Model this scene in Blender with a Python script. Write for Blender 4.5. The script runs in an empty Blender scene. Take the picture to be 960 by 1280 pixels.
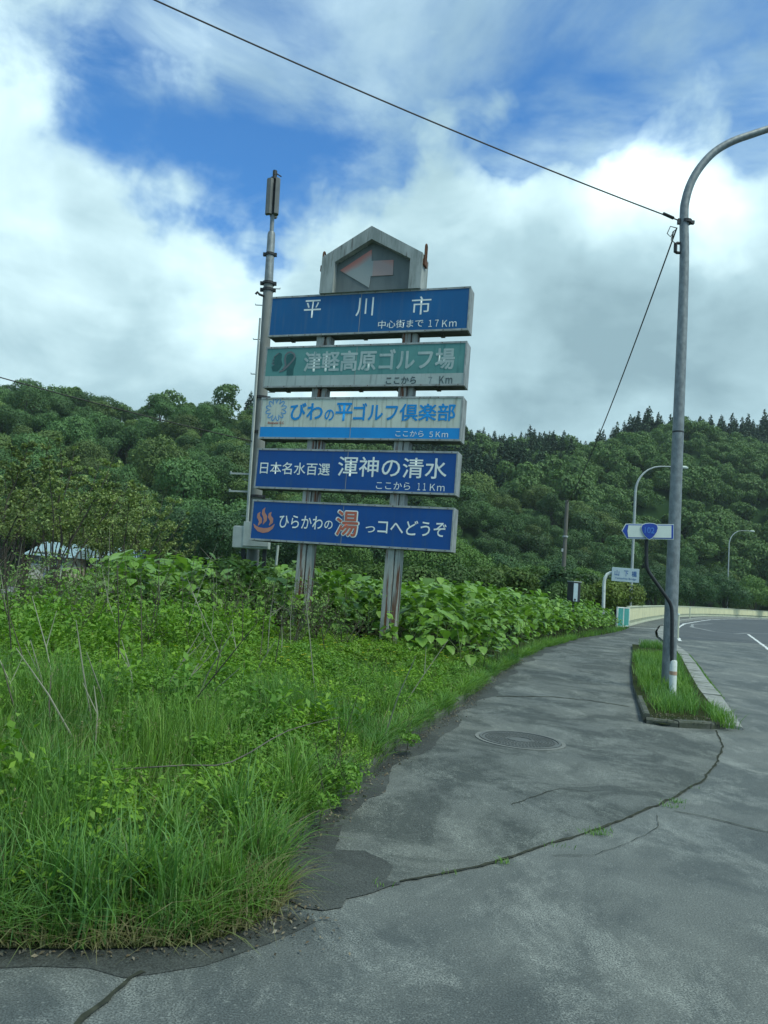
import bpy, math, random
import numpy as np
from mathutils import Vector, Matrix
from mathutils.geometry import delaunay_2d_cdt

# ------------------------------------------------------------------ camera, sky, sun, exposure
SC = bpy.context.scene
COL = SC.collection
PITCH, ROLL, FPX, EYE = math.radians(5.8), math.radians(4.49), 924.4, 1.5
cp, sp, cr, sr = math.cos(PITCH), math.sin(PITCH), math.cos(ROLL), math.sin(ROLL)
FWD = Vector((0, cp, sp)); UP0 = Vector((0, -sp, cp)); X0 = Vector((1, 0, 0))
RGT = X0 * cr + UP0 * sr; UPV = UP0 * cr - X0 * sr
cam_d = bpy.data.cameras.new('camera'); cam = bpy.data.objects.new('camera', cam_d); COL.objects.link(cam)
cam_d.sensor_fit = 'VERTICAL'; cam_d.sensor_height = 36; cam_d.lens = 26
cam_d.clip_start = 0.05; cam_d.clip_end = 6000
m3 = Matrix((RGT, UPV, -FWD)).transposed()
cam.matrix_world = Matrix.Translation((0, 0, EYE)) @ m3.to_4x4()
SC.camera = cam
SC.view_settings.view_transform = 'Standard'; SC.view_settings.look = 'None'
SC.view_settings.exposure = 0.7; SC.view_settings.gamma = 1
SC.cycles.max_bounces = 6; SC.cycles.transparent_max_bounces = 4

SUN_EL, SUN_AZ = math.radians(52), math.radians(40)      # azimuth clockwise from the view direction
sund = bpy.data.lights.new('sun', 'SUN'); sund.energy = 2.1; sund.angle = math.radians(20)
sund.color = (0.96, 1.0, 0.84)
sun = bpy.data.objects.new('sun', sund); COL.objects.link(sun)
sdir = Vector((math.sin(SUN_AZ) * math.cos(SUN_EL), -math.cos(SUN_AZ) * math.cos(SUN_EL) * 0.6, math.sin(SUN_EL))).normalized()
sun.rotation_euler = sdir.to_track_quat('Z', 'Y').to_euler()

def ray(px, py):
    a = (px - 480) / FPX; b = -(py - 640) / FPX
    return FWD + RGT * a + UPV * b
def at(px, py, Y):
    d = ray(px, py); t = Y / d.y
    return Vector((d.x * t, Y, EYE + d.z * t))

W = bpy.data.worlds.new("World"); SC.world = W; W.use_nodes = True
def build_world():
    nt = W.node_tree; N = nt.nodes; L = nt.links
    for n in list(N): N.remove(n)
    def nd(t, **k):
        n = N.new(t)
        for a, b in k.items(): setattr(n, a, b)
        return n
    def math_(op, a, b=None, c=None):
        n = nd('ShaderNodeMath', operation=op)
        for i, v in enumerate((a, b, c)):
            if v is None: continue
            if isinstance(v, (int, float)): n.inputs[i].default_value = v
            else: L.new(v, n.inputs[i])
        return n.outputs[0]
    out = nd('ShaderNodeOutputWorld'); bg = nd('ShaderNodeBackground'); L.new(bg.outputs[0], out.inputs[0])
    bg.inputs[1].default_value = 0.1
    sky = nd('ShaderNodeTexSky', sky_type='NISHITA', sun_disc=False, sun_elevation=SUN_EL,
             sun_rotation=math.atan2(sdir.x, sdir.y), altitude=200, air_density=1.0, dust_density=0.6, ozone_density=2.0)
    tc = nd('ShaderNodeTexCoord'); D = tc.outputs['Generated']
    sep = nd('ShaderNodeSeparateXYZ'); L.new(D, sep.inputs[0])
    zc = math_('ADD', math_('MAXIMUM', sep.outputs[2], 0.0), 0.25)
    u = math_('DIVIDE', sep.outputs[0], zc); v = math_('DIVIDE', sep.outputs[1], zc)
    cmb = nd('ShaderNodeCombineXYZ'); L.new(u, cmb.inputs[0]); L.new(v, cmb.inputs[1]); L.new(sep.outputs[2], cmb.inputs[2])
    P = cmb.outputs[0]
    def noise(vec, scale, detail=6, rough=0.55, dist=0.0, off=(0, 0, 0)):
        mp = nd('ShaderNodeMapping'); L.new(vec, mp.inputs[0]); mp.inputs['Location'].default_value = off
        n = nd('ShaderNodeTexNoise'); L.new(mp.outputs[0], n.inputs['Vector'])
        n.inputs['Scale'].default_value = scale; n.inputs['Detail'].default_value = detail
        n.inputs['Roughness'].default_value = rough; n.inputs['Distortion'].default_value = dist
        return n.outputs['Fac']
    # direction warped by noise so that the cloud banks have torn edges
    wn = nd('ShaderNodeTexNoise'); L.new(D, wn.inputs['Vector']); wn.inputs['Scale'].default_value = 5; wn.inputs['Detail'].default_value = 5
    ws = nd('ShaderNodeVectorMath', operation='SUBTRACT'); L.new(wn.outputs['Color'], ws.inputs[0]); ws.inputs[1].default_value = (.5, .5, .5)
    wm = nd('ShaderNodeVectorMath', operation='SCALE'); L.new(ws.outputs[0], wm.inputs[0]); wm.inputs['Scale'].default_value = 0.30
    wa = nd('ShaderNodeVectorMath', operation='ADD'); L.new(D, wa.inputs[0]); L.new(wm.outputs[0], wa.inputs[1])
    wnz = nd('ShaderNodeVectorMath', operation='NORMALIZE'); L.new(wa.outputs[0], wnz.inputs[0])
    def blob(px, py, rpx, amp):
        d = ray(px, py).normalized(); r = rpx / FPX
        dp = nd('ShaderNodeVectorMath', operation='DOT_PRODUCT'); L.new(wnz.outputs[0], dp.inputs[0]); dp.inputs[1].default_value = d
        e = math_('EXPONENT', math_('MULTIPLY', math_('SUBTRACT', dp.outputs['Value'], 1.0), 2.0 / (r * r)))
        return math_('MULTIPLY', e, amp)
    def total(base, blobs):
        for b in blobs: base = math_('ADD', base, blob(*b))
        return base
    n1 = noise(P, 1.6, 9, .58, .2); n2 = math_('ADD', math_('MULTIPLY', noise(P, 3.6, 10, .62, .5, (3, 1, 7)), .6), math_('MULTIPLY', noise(D, 14, 8, .62, .8, (5, 2, 1)), .4))
    cov = math_('ADD', math_('MULTIPLY', n1, .95), math_('MULTIPLY', n2, 1.0))       # about .7 on average
    cov = total(math_('SUBTRACT', cov, .64), HOLES)
    mr = nd('ShaderNodeMapRange', interpolation_type='SMOOTHSTEP'); L.new(cov, mr.inputs[0])
    mr.inputs[1].default_value = 0.0; mr.inputs[2].default_value = 0.56
    vn = noise(P, 2.2, 10, .60, .6, (2, 7, 4)); vr = nd('ShaderNodeMapRange', interpolation_type='SMOOTHSTEP'); L.new(vn, vr.inputs[0]); vr.inputs[1].default_value = .36; vr.inputs[2].default_value = .72; vr.inputs[4].default_value = .72
    mask = math_('MAXIMUM', mr.outputs[0], vr.outputs[0])
    b1 = noise(P, 2.6, 8, .52, .3, (9, 4, 2)); b2 = noise(D, 7, 6, .5, .5, (1, 8, 3))
    br = math_('ADD', math_('MULTIPLY', b1, .85), math_('MULTIPLY', b2, .55))
    br = total(math_('SUBTRACT', br, .16), BRIGHT)
    ramp = nd('ShaderNodeValToRGB'); L.new(br, ramp.inputs[0]); el = ramp.color_ramp.elements
    el[0].position = .15; el[0].color = (1.9, 2.95, 3.4, 1)
    el[1].position = .95; el[1].color = (7.4, 9.4, 9.6, 1)
    e = el.new(.45); e.color = (3.0, 4.4, 4.9, 1)
    e = el.new(.7); e.color = (4.9, 6.6, 7.0, 1)
    # clear sky between the clouds
    tint = nd('ShaderNodeMix', data_type='RGBA', blend_type='MULTIPLY'); tint.inputs[0].default_value = 1
    L.new(sky.outputs[0], tint.inputs[6]); tint.inputs[7].default_value = SKYTINT
    mx = nd('ShaderNodeMix', data_type='RGBA'); L.new(mask, mx.inputs[0]); L.new(tint.outputs[2], mx.inputs[6]); L.new(ramp.outputs[0], mx.inputs[7])
    L.new(mx.outputs[2], bg.inputs[0])
SKYTINT = (0.42, 0.93, 1.30, 1)
HOLES = [(455, 185, 90, -.75), (390, 110, 80, -.42), (320, 30, 90, -.32), (190, 230, 90, -.52), (270, 275, 60, -.42), (140, 100, 70, -.34), (330, 220, 60, -.30),
         (735, 200, 75, -.60), (690, 110, 80, -.50), (460, 175, 60, -.35), (800, 20, 90, -.34), (945, 150, 60, -.48), (880, 60, 80, -.18), (640, 40, 70, -.18), (560, 100, 70, -.1),
         (60, 350, 150, .40), (25, 140, 80, .34), (235, 80, 50, .22), (600, 290, 100, .30), (860, 310, 110, .50), (400, 440, 200, .5), (750, 470, 200, .5),
         (570, 170, 50, .20), (950, 420, 130, .35), (100, 460, 180, .4), (830, 100, 40, .2), (260, 370, 90, .25), (620, 150, 40, .12)]
BRIGHT = [(860, 235, 90, .42), (950, 260, 80, .2), (655, 290, 90, .16), (100, 310, 90, .20), (290, 400, 110, .20), (230, 330, 70, .1), (40, 60, 100, .16), (600, 450, 60, .16), (210, 60, 60, .15),
          (50, 240, 70, -.14), (690, 480, 120, -.32), (930, 450, 120, -.22), (150, 410, 60, -.16), (560, 330, 70, -.1), (480, 470, 70, .1), (820, 340, 60, -.08), (640, 80, 120, -.20), (880, 90, 120, -.18), (760, 470, 90, -.1)]
build_world()

# ------------------------------------------------------------------ helpers
rnd = random.Random(7)
def rng(s): return np.random.default_rng(s)

def link(o, parent=None):
    COL.objects.link(o)
    if parent: o.parent = parent
    return o
def thing(name, label, cat, loc=(0, 0, 0), rz=0, group=None):
    o = bpy.data.objects.new(name, None); COL.objects.link(o)
    o.location = loc; o.rotation_euler = (0, 0, rz); o.empty_display_size = .2
    o['label'] = label; o['category'] = cat
    if group: o['group'] = group
    return o
def tag(o, label=None, cat=None, group=None, kind=None):
    if label: o['label'] = label
    if cat: o['category'] = cat
    if group: o['group'] = group
    if kind: o['kind'] = kind
    return o

def smooth(P, n=5):
    P = [Vector(p) for p in P]; out = []
    for i in range(len(P) - 1):
        a, b, c, d = P[max(i - 1, 0)], P[i], P[i + 1], P[min(i + 2, len(P) - 1)]
        for k in range(n):
            t = k / n; out.append(.5 * (2 * b + (c - a) * t + (2 * a - 5 * b + 4 * c - d) * t * t + (3 * b - a - 3 * c + d) * t ** 3))
    return out + [P[-1]]
class MB:
    def __init__(s): s.v = []; s.f = []; s.m = []
    def add(s, vs, fs, mi=0):
        b = len(s.v); s.v += [tuple(p) for p in vs]; s.f += [tuple(b + i for i in f) for f in fs]; s.m += [mi] * len(fs)
    def box(s, x0, x1, y0, y1, z0, z1, mi=0):
        s.add([(x0, y0, z0), (x1, y0, z0), (x1, y1, z0), (x0, y1, z0), (x0, y0, z1), (x1, y0, z1), (x1, y1, z1), (x0, y1, z1)],
              [(0, 3, 2, 1), (4, 5, 6, 7), (0, 1, 5, 4), (1, 2, 6, 5), (2, 3, 7, 6), (3, 0, 4, 7)], mi)
    def prism(s, poly, y0, y1, mi=0):            # polygon in (x, z), extruded along y
        n = len(poly)
        s.add([(p[0], y0, p[1]) for p in poly] + [(p[0], y1, p[1]) for p in poly],
              [tuple(range(n)), tuple(range(2 * n - 1, n - 1, -1))] + [(i, i + n, (i + 1) % n + n, (i + 1) % n) for i in range(n)], mi)
    def slab(s, poly, z0, z1, mi=0):             # polygon in (x, y)
        n = len(poly)
        s.add([(p[0], p[1], z0) for p in poly] + [(p[0], p[1], z1) for p in poly],
              [tuple(range(n - 1, -1, -1)), tuple(range(n, 2 * n))] + [(i, (i + 1) % n, (i + 1) % n + n, i + n) for i in range(n)], mi)
    def tube(s, pts, rad, seg=8, mi=0, caps=True):
        pts = [Vector(p) for p in pts]; n = len(pts)
        if not hasattr(rad, '__len__'): rad = [rad] * n
        b = len(s.v); prev = None
        for i, p in enumerate(pts):
            t = (pts[min(i + 1, n - 1)] - pts[max(i - 1, 0)]).normalized()
            if prev is None:
                a = Vector((0, 0, 1)) if abs(t.z) < .9 else Vector((1, 0, 0)); x = t.cross(a).normalized()
            else:
                x = (prev - t * prev.dot(t)).normalized()
            prev = x; y = t.cross(x)
            for k in range(seg):
                an = 2 * math.pi * k / seg; s.v.append(tuple(p + (x * math.cos(an) + y * math.sin(an)) * rad[i]))
        for i in range(n - 1):
            for k in range(seg):
                k2 = (k + 1) % seg; s.f.append((b + i * seg + k, b + i * seg + k2, b + (i + 1) * seg + k2, b + (i + 1) * seg + k)); s.m.append(mi)
        if caps:
            s.f.append(tuple(b + k for k in reversed(range(seg)))); s.f.append(tuple(b + (n - 1) * seg + k for k in range(seg))); s.m += [mi, mi]
    def mesh(s, name, mats, smooth=False):
        me = bpy.data.meshes.new(name); me.from_pydata(s.v, [], s.f)
        for m in (mats if isinstance(mats, (list, tuple)) else [mats]): me.materials.append(m)
        if any(s.m): me.polygons.foreach_set('material_index', s.m)
        if smooth:
            me.polygons.foreach_set('use_smooth', [True] * len(me.polygons)); me.set_sharp_from_angle(angle=math.radians(40))
        me.update(); return me
    def build(s, name, mats, parent=None, smooth=False, bevel=0, kind=None):
        o = bpy.data.objects.new(name, s.mesh(name, mats, smooth)); link(o, parent)
        if bevel:
            b = o.modifiers.new('bevel', 'BEVEL'); b.width = bevel; b.segments = 2; b.limit_method = 'ANGLE'
        if kind: o['kind'] = kind
        return o

def np_mesh(name, V, F, mat, kind=None, parent=None, smooth=False, obj=True):
    V = np.asarray(V, dtype=np.float32).reshape(-1, 3); F = np.asarray(F, dtype=np.int32); nf, k = F.shape
    me = bpy.data.meshes.new(name)
    me.vertices.add(len(V)); me.vertices.foreach_set('co', V.ravel())
    me.loops.add(nf * k); me.loops.foreach_set('vertex_index', F.ravel())
    me.polygons.add(nf); me.polygons.foreach_set('loop_start', np.arange(0, nf * k, k, dtype=np.int32))
    me.update(calc_edges=True); me.materials.append(mat)
    if smooth: me.polygons.foreach_set('use_smooth', np.ones(nf, dtype=bool))
    if not obj: return me
    o = bpy.data.objects.new(name, me); link(o, parent)
    if kind: o['kind'] = kind
    return o

def unit(a): return a / (np.linalg.norm(a, axis=-1, keepdims=True) + 1e-9)
def leaves_np(C, N, size, g, aspect=.62, droop=.25):
    """one rhombus per leaf, with its own length direction"""
    n = len(C); N = unit(N); t = unit(g.normal(size=(n, 3)) - [0, 0, .3]); u = unit(t - N * (t * N).sum(1, keepdims=True)); v = np.cross(N, u)
    size = np.broadcast_to(np.asarray(size, float).reshape(-1, 1), (n, 1))
    a = C - u * size * .5; c = C + u * size * .5 - N * size * droop
    b = C + v * size * aspect * .5; d = C - v * size * aspect * .5
    V = np.stack([a, d, c, b], 1).reshape(-1, 3); F = np.arange(4 * n).reshape(n, 4)
    return V, F
def merge(parts):
    Vs, Fs, o = [], [], 0
    for V, F in parts: Vs.append(V); Fs.append(F + o); o += len(V)
    return np.concatenate(Vs), np.concatenate(Fs)

# ------------------------------------------------------------------ materials
def nodes(name):
    m = bpy.data.materials.new(name); m.use_nodes = True; nt = m.node_tree
    b = nt.nodes['Principled BSDF']; return m, nt, b
def tex(nt, scale, detail=4, rough=.6, coord='Object', stretch=None, dist=0, kind='noise'):
    tc = nt.nodes.new('ShaderNodeTexCoord'); src = tc.outputs[coord]
    if coord == 'World': src = None
    if stretch:
        mp = nt.nodes.new('ShaderNodeMapping'); mp.inputs['Scale'].default_value = stretch; nt.links.new(src, mp.inputs[0]); src = mp.outputs[0]
    n = nt.nodes.new('ShaderNodeTexNoise' if kind == 'noise' else 'ShaderNodeTexVoronoi'); nt.links.new(src, n.inputs['Vector'])
    n.inputs['Scale'].default_value = scale
    if kind == 'noise':
        n.inputs['Detail'].default_value = detail; n.inputs['Roughness'].default_value = rough; n.inputs['Distortion'].default_value = dist
        return n.outputs['Fac']
    return n.outputs['Distance']
def ramp(nt, fac, stops):
    r = nt.nodes.new('ShaderNodeValToRGB'); nt.links.new(fac, r.inputs[0]); e = r.color_ramp.elements
    e[0].position, e[0].color = stops[0][0], (*stops[0][1], 1); e[1].position, e[1].color = stops[-1][0], (*stops[-1][1], 1)
    for p, c in stops[1:-1]: k = e.new(p); k.color = (*c, 1)
    return r.outputs[0]
def mixc(nt, fac, a, b, mode='MIX'):
    n = nt.nodes.new('ShaderNodeMix'); n.data_type = 'RGBA'; n.blend_type = mode
    for i, v in ((0, fac), (6, a), (7, b)):
        if isinstance(v, (int, float)): n.inputs[i].default_value = v
        elif isinstance(v, tuple): n.inputs[i].default_value = (*v, 1)
        else: nt.links.new(v, n.inputs[i])
    return n.outputs[2]
def bump(nt, b, fac, strength=.3, dist=.01):
    n = nt.nodes.new('ShaderNodeBump'); n.inputs['Strength'].default_value = strength; n.inputs['Distance'].default_value = dist
    nt.links.new(fac, n.inputs['Height']); nt.links.new(n.outputs[0], b.inputs['Normal'])
def M(name, c1, c2=None, scale=6, rough=.7, metal=0, lo=.35, hi=.65, stretch=None, bmp=0, spec=.4, detail=5, dirt=None):
    m, nt, b = nodes(name); b.inputs['Roughness'].default_value = rough; b.inputs['Metallic'].default_value = metal
    b.inputs['Specular IOR Level'].default_value = spec
    if c2 is None: c2 = tuple(x * .75 for x in c1)
    f = tex(nt, scale, detail, stretch=stretch)
    col = ramp(nt, f, [(lo, c1), (hi, c2)])
    if dirt:                                            # (colour, scale, lo, hi, stretch)
        f2 = tex(nt, dirt[1], 6, stretch=dirt[4])
        k = ramp(nt, f2, [(dirt[2], (0, 0, 0)), (dirt[3], (1, 1, 1))]); col = mixc(nt, k, col, dirt[0])
    nt.links.new(col, b.inputs['Base Color'])
    if bmp: bump(nt, b, f, bmp)
    return m
def leafmat(name, cols, obj_color=False, trans=.3, rough=.55, patch=None):
    m, nt, b = nodes(name); b.inputs['Roughness'].default_value = rough; b.inputs['Specular IOR Level'].default_value = .25
    g = nt.nodes.new('ShaderNodeNewGeometry'); n = len(cols)
    col = ramp(nt, g.outputs['Random Per Island'], [(i / (n - 1), c) for i, c in enumerate(cols)])
    if patch:
        f = tex(nt, patch[1], 3); k = ramp(nt, f, [(.42, (0, 0, 0)), (.6, (1, 1, 1))]); col = mixc(nt, k, col, mixc(nt, 1.0, col, patch[0], 'MULTIPLY'))
    if obj_color:
        oi = nt.nodes.new('ShaderNodeObjectInfo'); col = mixc(nt, 1.0, col, oi.outputs['Color'], 'MULTIPLY')
    nt.links.new(col, b.inputs['Base Color'])
    t = nt.nodes.new('ShaderNodeBsdfTranslucent'); nt.links.new(mixc(nt, 1.0, col, (1.1, 1.25, .5), 'MULTIPLY'), t.inputs['Color'])
    mx = nt.nodes.new('ShaderNodeMixShader'); mx.inputs[0].default_value = trans
    nt.links.new(b.outputs[0], mx.inputs[1]); nt.links.new(t.outputs[0], mx.inputs[2]); nt.links.new(mx.outputs[0], nt.nodes['Material Output'].inputs['Surface'])
    return m

def asphalt(name, base, light, stain, stain_amt=.5, scale=.5, seed=0.0, speck=.5):
    m, nt, b = nodes(name); b.inputs['Specular IOR Level'].default_value = .3
    fine = tex(nt, 130, 3, .75); grit = tex(nt, 85, kind='voronoi'); big = tex(nt, scale, 9, .68, dist=.8); mid = tex(nt, 2.6, 7, .72, dist=.5)
    worn = tex(nt, 1.5, 12, .82, stretch=(1, .6, 1), dist=.4); patchy = tex(nt, .33, 4, .5)
    col = ramp(nt, fine, [(.32, tuple(x * .45 for x in base)), (.5, base), (.70, tuple(x * 1.75 for x in base))])
    k = ramp(nt, big, [(.45, (0, 0, 0)), (.55, (stain_amt,) * 3)]); col = mixc(nt, k, col, mixc(nt, 1.0, col, stain, 'MULTIPLY'))
    k = ramp(nt, worn, [(.50, (0, 0, 0)), (.62, (1, 1, 1))]); k2 = ramp(nt, fine, [(.44, (0, 0, 0)), (.58, (speck, speck, speck))])
    col = mixc(nt, mixc(nt, 1.0, k, k2, 'MULTIPLY'), col, light)
    # single pale stones in the surface
    tc = nt.nodes.new('ShaderNodeTexCoord'); v = nt.nodes.new('ShaderNodeTexVoronoi'); v.inputs['Scale'].default_value = 62; nt.links.new(tc.outputs['Object'], v.inputs['Vector'])
    sx = nt.nodes.new('ShaderNodeSeparateColor'); nt.links.new(v.outputs['Color'], sx.inputs[0])
    a = ramp(nt, sx.outputs[0], [(.90, (0, 0, 0)), (.93, (.34, .34, .34))]); d = ramp(nt, v.outputs['Distance'], [(.22, (1, 1, 1)), (.42, (0, 0, 0))]); col = mixc(nt, mixc(nt, 1.0, a, d, 'MULTIPLY'), col, tuple(x * 1.1 for x in light))
    k = ramp(nt, mid, [(.35, (.84, .84, .84)), (.7, (1.14, 1.14, 1.14))]); col = mixc(nt, 1.0, col, k, 'MULTIPLY')
    k = ramp(nt, patchy, [(.35, (.86, .88, .9)), (.65, (1.1, 1.08, 1.05))]); col = mixc(nt, 1.0, col, k, 'MULTIPLY')
    nt.links.new(col, b.inputs['Base Color'])
    r = ramp(nt, mid, [(.3, (.62,) * 3), (.7, (.9,) * 3)]); nt.links.new(r, b.inputs['Roughness'])
    bump(nt, b, mixc(nt, .55, grit, fine), .6, .007)
    return m
MAT = {}
MAT['road'] = asphalt('road_asphalt', (.112, .124, .118), (.27, .29, .27), (.60, .64, .67), .85, .45, speck=1.0)
MAT['walk'] = asphalt('sidewalk_asphalt', (.105, .116, .108), (.26, .28, .255), (.52, .55, .55), 1.0, .9, speck=.9)
MAT['bridge_road'] = asphalt('bridge_asphalt', (.075, .085, .090), (.11, .12, .12), (.8, .8, .8), .5, .2, speck=.2)
MAT['tar'] = asphalt('damp_asphalt', (.055, .062, .058), (.10, .105, .10), (.7, .7, .7), .8, 1.5, speck=.2)
MAT['crack'] = M('crack_dirt', (.028, .032, .026), (.055, .06, .045), 20, .95)
def matte(m): m.node_tree.nodes['Principled BSDF'].inputs['Specular IOR Level'].default_value = .02; return m
MAT['soil'] = M('verge_soil', (.035, .042, .018), (.02, .03, .012), 9, .95, bmp=.4)
MAT['ground'] = M('grassy_ground', (.045, .075, .022), (.03, .05, .018), .3, .95)
MAT['hill'] = M('forest_floor', (.012, .030, .010), (.020, .042, .014), .2, .95)
MAT['lot'] = asphalt('lot_asphalt', (.16, .17, .17), (.24, .25, .25), (.8, .8, .8), .4, .5, speck=.3)
MAT['kerb'] = M('kerb_concrete', (.27, .28, .26), (.17, .18, .165), 5, .9, bmp=.25, dirt=((.06, .075, .04), 2.2, .55, .72, (1, 1, 1)))
MAT['old_concrete'] = M('old_concrete', (.085, .09, .078), (.04, .05, .03), 7, .9, bmp=.6)
MAT['white_paint'] = M('worn_white_paint', (.62, .64, .62), (.42, .44, .43), 14, .7, lo=.4, hi=.7)
MAT['thin_paint'] = M('faded_line_paint', (.26, .28, .28), (.12, .13, .13), 9, .8, lo=.4, hi=.65)
MAT['pole_concrete'] = M('pole_concrete', (.22, .23, .22), (.15, .16, .15), 4, .9, stretch=(1, 1, .3), bmp=.1)
MAT['galv'] = M('galvanised_steel', (.23, .255, .26), (.15, .17, .18), 13, .55, .35, .38, .62, (1, 1, .6))
MAT['galv_far'] = M('grey_lamp_paint', (.36, .40, .39), (.30, .33, .33), 3, .6)
MAT['dark_steel'] = M('dark_steel', (.03, .033, .036), (.018, .02, .022), 9, .55, .2)
MAT['antenna'] = M('antenna_plastic', (.135, .145, .145), (.10, .11, .11), 5, .6)
MAT['cabinet'] = M('cabinet_paint', (.50, .53, .50), (.40, .43, .41), 3, .6, dirt=((.25, .27, .24), 3, .56, .75, (1, 1, .2)))
MAT['cable'] = M('cable_rubber', (.012, .013, .014), None, 5, .6)
MAT['rust_post'] = M('rusting_post', (.36, .37, .34), (.24, .25, .23), 4, .75, stretch=(3, 3, .5), dirt=((.115, .042, .018), 2.6, .50, .60, (4, 4, .3)), bmp=.1)
MAT['rust'] = M('rust', (.12, .045, .02), (.07, .035, .02), 14, .9)
MAT['frame'] = M('board_frame_metal', (.36, .38, .37), (.22, .24, .23), 5, .6, .2, dirt=((.12, .10, .08), 4, .58, .75, (3, 3, 1)))
MAT['board_side'] = M('board_side_metal', (.28, .30, .30), (.19, .21, .21), 3, .6, dirt=((.07, .08, .07), 3, .5, .72, (4, 4, .6)))
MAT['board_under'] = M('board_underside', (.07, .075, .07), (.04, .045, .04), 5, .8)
STR = (5, 5, .35)
MAT['navy'] = M('royal_blue_board', (.0, .066, .265), (.0, .055, .23), 1.4, .45, spec=.35, dirt=((.014, .070, .20), 2.2, .52, .76, STR))
MAT['blue1'] = M('faded_blue_board', (.0, .100, .270), (.0, .085, .235), 1.2, .5, spec=.35, dirt=((.03, .11, .24), 2.2, .52, .74, STR))
MAT['teal'] = M('faded_teal_board', (.095, .265, .245), (.07, .22, .21), 1.6, .6, dirt=((.035, .15, .15), 2.2, .55, .72, STR))
MAT['pale'] = M('pale_grey_board', (.38, .44, .42), (.31, .37, .35), 2, .6, dirt=((.18, .22, .20), 3, .55, .78, STR))
MAT['cream'] = M('cream_board', (.56, .60, .52), (.47, .51, .45), 1.6, .6, dirt=((.26, .27, .20), 2.4, .53, .70, STR))
MAT['azure'] = M('azure_print', (.0, .25, .62), (.0, .215, .55), 2, .55, dirt=((.02, .20, .48), 3, .6, .8, STR))
MAT['ink_white'] = M('lettering_white', (.78, .82, .78), (.66, .71, .68), 3, .6)
MAT['ink_faded'] = M('lettering_faded', (.42, .50, .48), (.30, .40, .39), 3, .65, lo=.3, hi=.62, dirt=((.06, .20, .20), 2.4, .58, .7, STR))
MAT['ink_dark'] = M('lettering_dark', (.045, .075, .085), (.06, .095, .10), 4, .6)
MAT['ink_ghost'] = M('lettering_ghost', (.17, .22, .23), (.15, .20, .21), 4, .6)
MAT['ink_red'] = M('lettering_red', (.46, .13, .085), (.40, .10, .06), 5, .6)
MAT['ink_salmon'] = M('onsen_mark_salmon', (.47, .22, .16), (.40, .17, .12), 5, .6)
MAT['ink_emblem'] = M('emblem_green', (.016, .085, .085), (.022, .11, .105), 6, .6)
MAT['ink_emblem_rim'] = M('emblem_rim', (.16, .17, .18), (.11, .13, .14), 6, .6)
MAT['weathered'] = M('weathered_concrete_frame', (.34, .37, .36), (.21, .24, .23), 3, .85, stretch=(3, 3, .6), bmp=.15, dirt=((.075, .07, .06), 2.6, .56, .72, (7, 7, .5)))
MAT['recess'] = M('grey_recess_panel', (.16, .185, .18), (.125, .145, .145), 3, .8, stretch=(2, 2, .4))
def arrow_mat():
    m, nt, b = nodes('faded_red_arrow'); b.inputs['Roughness'].default_value = .7
    tc = nt.nodes.new('ShaderNodeTexCoord'); s = nt.nodes.new('ShaderNodeSeparateXYZ'); nt.links.new(tc.outputs['Object'], s.inputs[0])
    n = tex(nt, 3.0, 5)
    def mm(op, a, b_):
        q = nt.nodes.new('ShaderNodeMath'); q.operation = op
        for i, v in enumerate((a, b_)):
            if isinstance(v, (int, float)): q.inputs[i].default_value = v
            else: nt.links.new(v, q.inputs[i])
        return q.outputs[0]
    # the red print has lasted only along the upper edges: distance below the head's slanting edge, and the shaft's right end
    e1 = mm('SUBTRACT', mm('ADD', mm('MULTIPLY', mm('ADD', s.outputs[0], 2.79), .62), 7.79), s.outputs[2])
    f = mm('ADD', e1, mm('MULTIPLY', mm('SUBTRACT', n, .5), .18))
    k1 = ramp(nt, f, [(.0, (1, 1, 1)), (.10, (.75, .75, .75)), (.24, (.0, .0, .0))])
    g = mm('ADD', mm('SUBTRACT', 7.95, s.outputs[2]), mm('MULTIPLY', mm('SUBTRACT', -1.34, s.outputs[0]), .5))
    k2 = ramp(nt, mm('ADD', g, mm('MULTIPLY', mm('SUBTRACT', n, .5), .2)), [(.02, (1, 1, 1)), (.30, (.33, .33, .33))])
    isx = ramp(nt, mm('ADD', s.outputs[0], 3.0), [(.984, (0, 0, 0)), (.99, (1, 1, 1))])
    k = mixc(nt, isx, k1, k2)
    nt.links.new(mixc(nt, k, (.30, .325, .315), (.52, .17, .13)), b.inputs['Base Color'])
    return m
MAT['arrow'] = arrow_mat()
MAT['rail'] = M('cream_rail_paint', (.64, .61, .38), (.54, .53, .34), 1.2, .6, dirt=((.30, .30, .20), 1.5, .6, .8, (1, 1, .4)))
MAT['rail_cap'] = M('cream_cap_paint', (.52, .54, .40), (.42, .44, .33), 2, .6)
MAT['turq'] = M('turquoise_paint', (.10, .42, .36), (.07, .33, .29), 4, .6)
MAT['white_post'] = M('white_post_paint', (.60, .64, .60), (.48, .52, .49), 6, .6, dirt=((.25, .25, .2), 8, .6, .75, (1, 1, 1)))
MAT['orange_band'] = M('orange_reflector', (.46, .30, .20), None, 9, .5)
MAT['sign_white'] = M('sign_white', (.50, .57, .53), (.44, .51, .48), 4, .5)
MAT['sign_blue'] = M('sign_blue', (.006, .045, .30), (.006, .04, .26), 5, .5)
MAT['sign_blue_pale'] = M('faded_route_mark', (.05, .17, .52), None, 5, .5)
MAT['sign_back'] = M('sign_back', (.20, .22, .22), None, 5, .6)
MAT['plate'] = M('bridge_sign_plate', (.33, .42, .46), (.29, .38, .42), 4, .5)
MAT['plate_ink'] = M('bridge_sign_ink', (.03, .10, .26), None, 5, .5)
MAT['bark'] = M('bark', (.07, .06, .045), (.035, .032, .026), 5, .9, stretch=(1, 1, .3))
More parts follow.
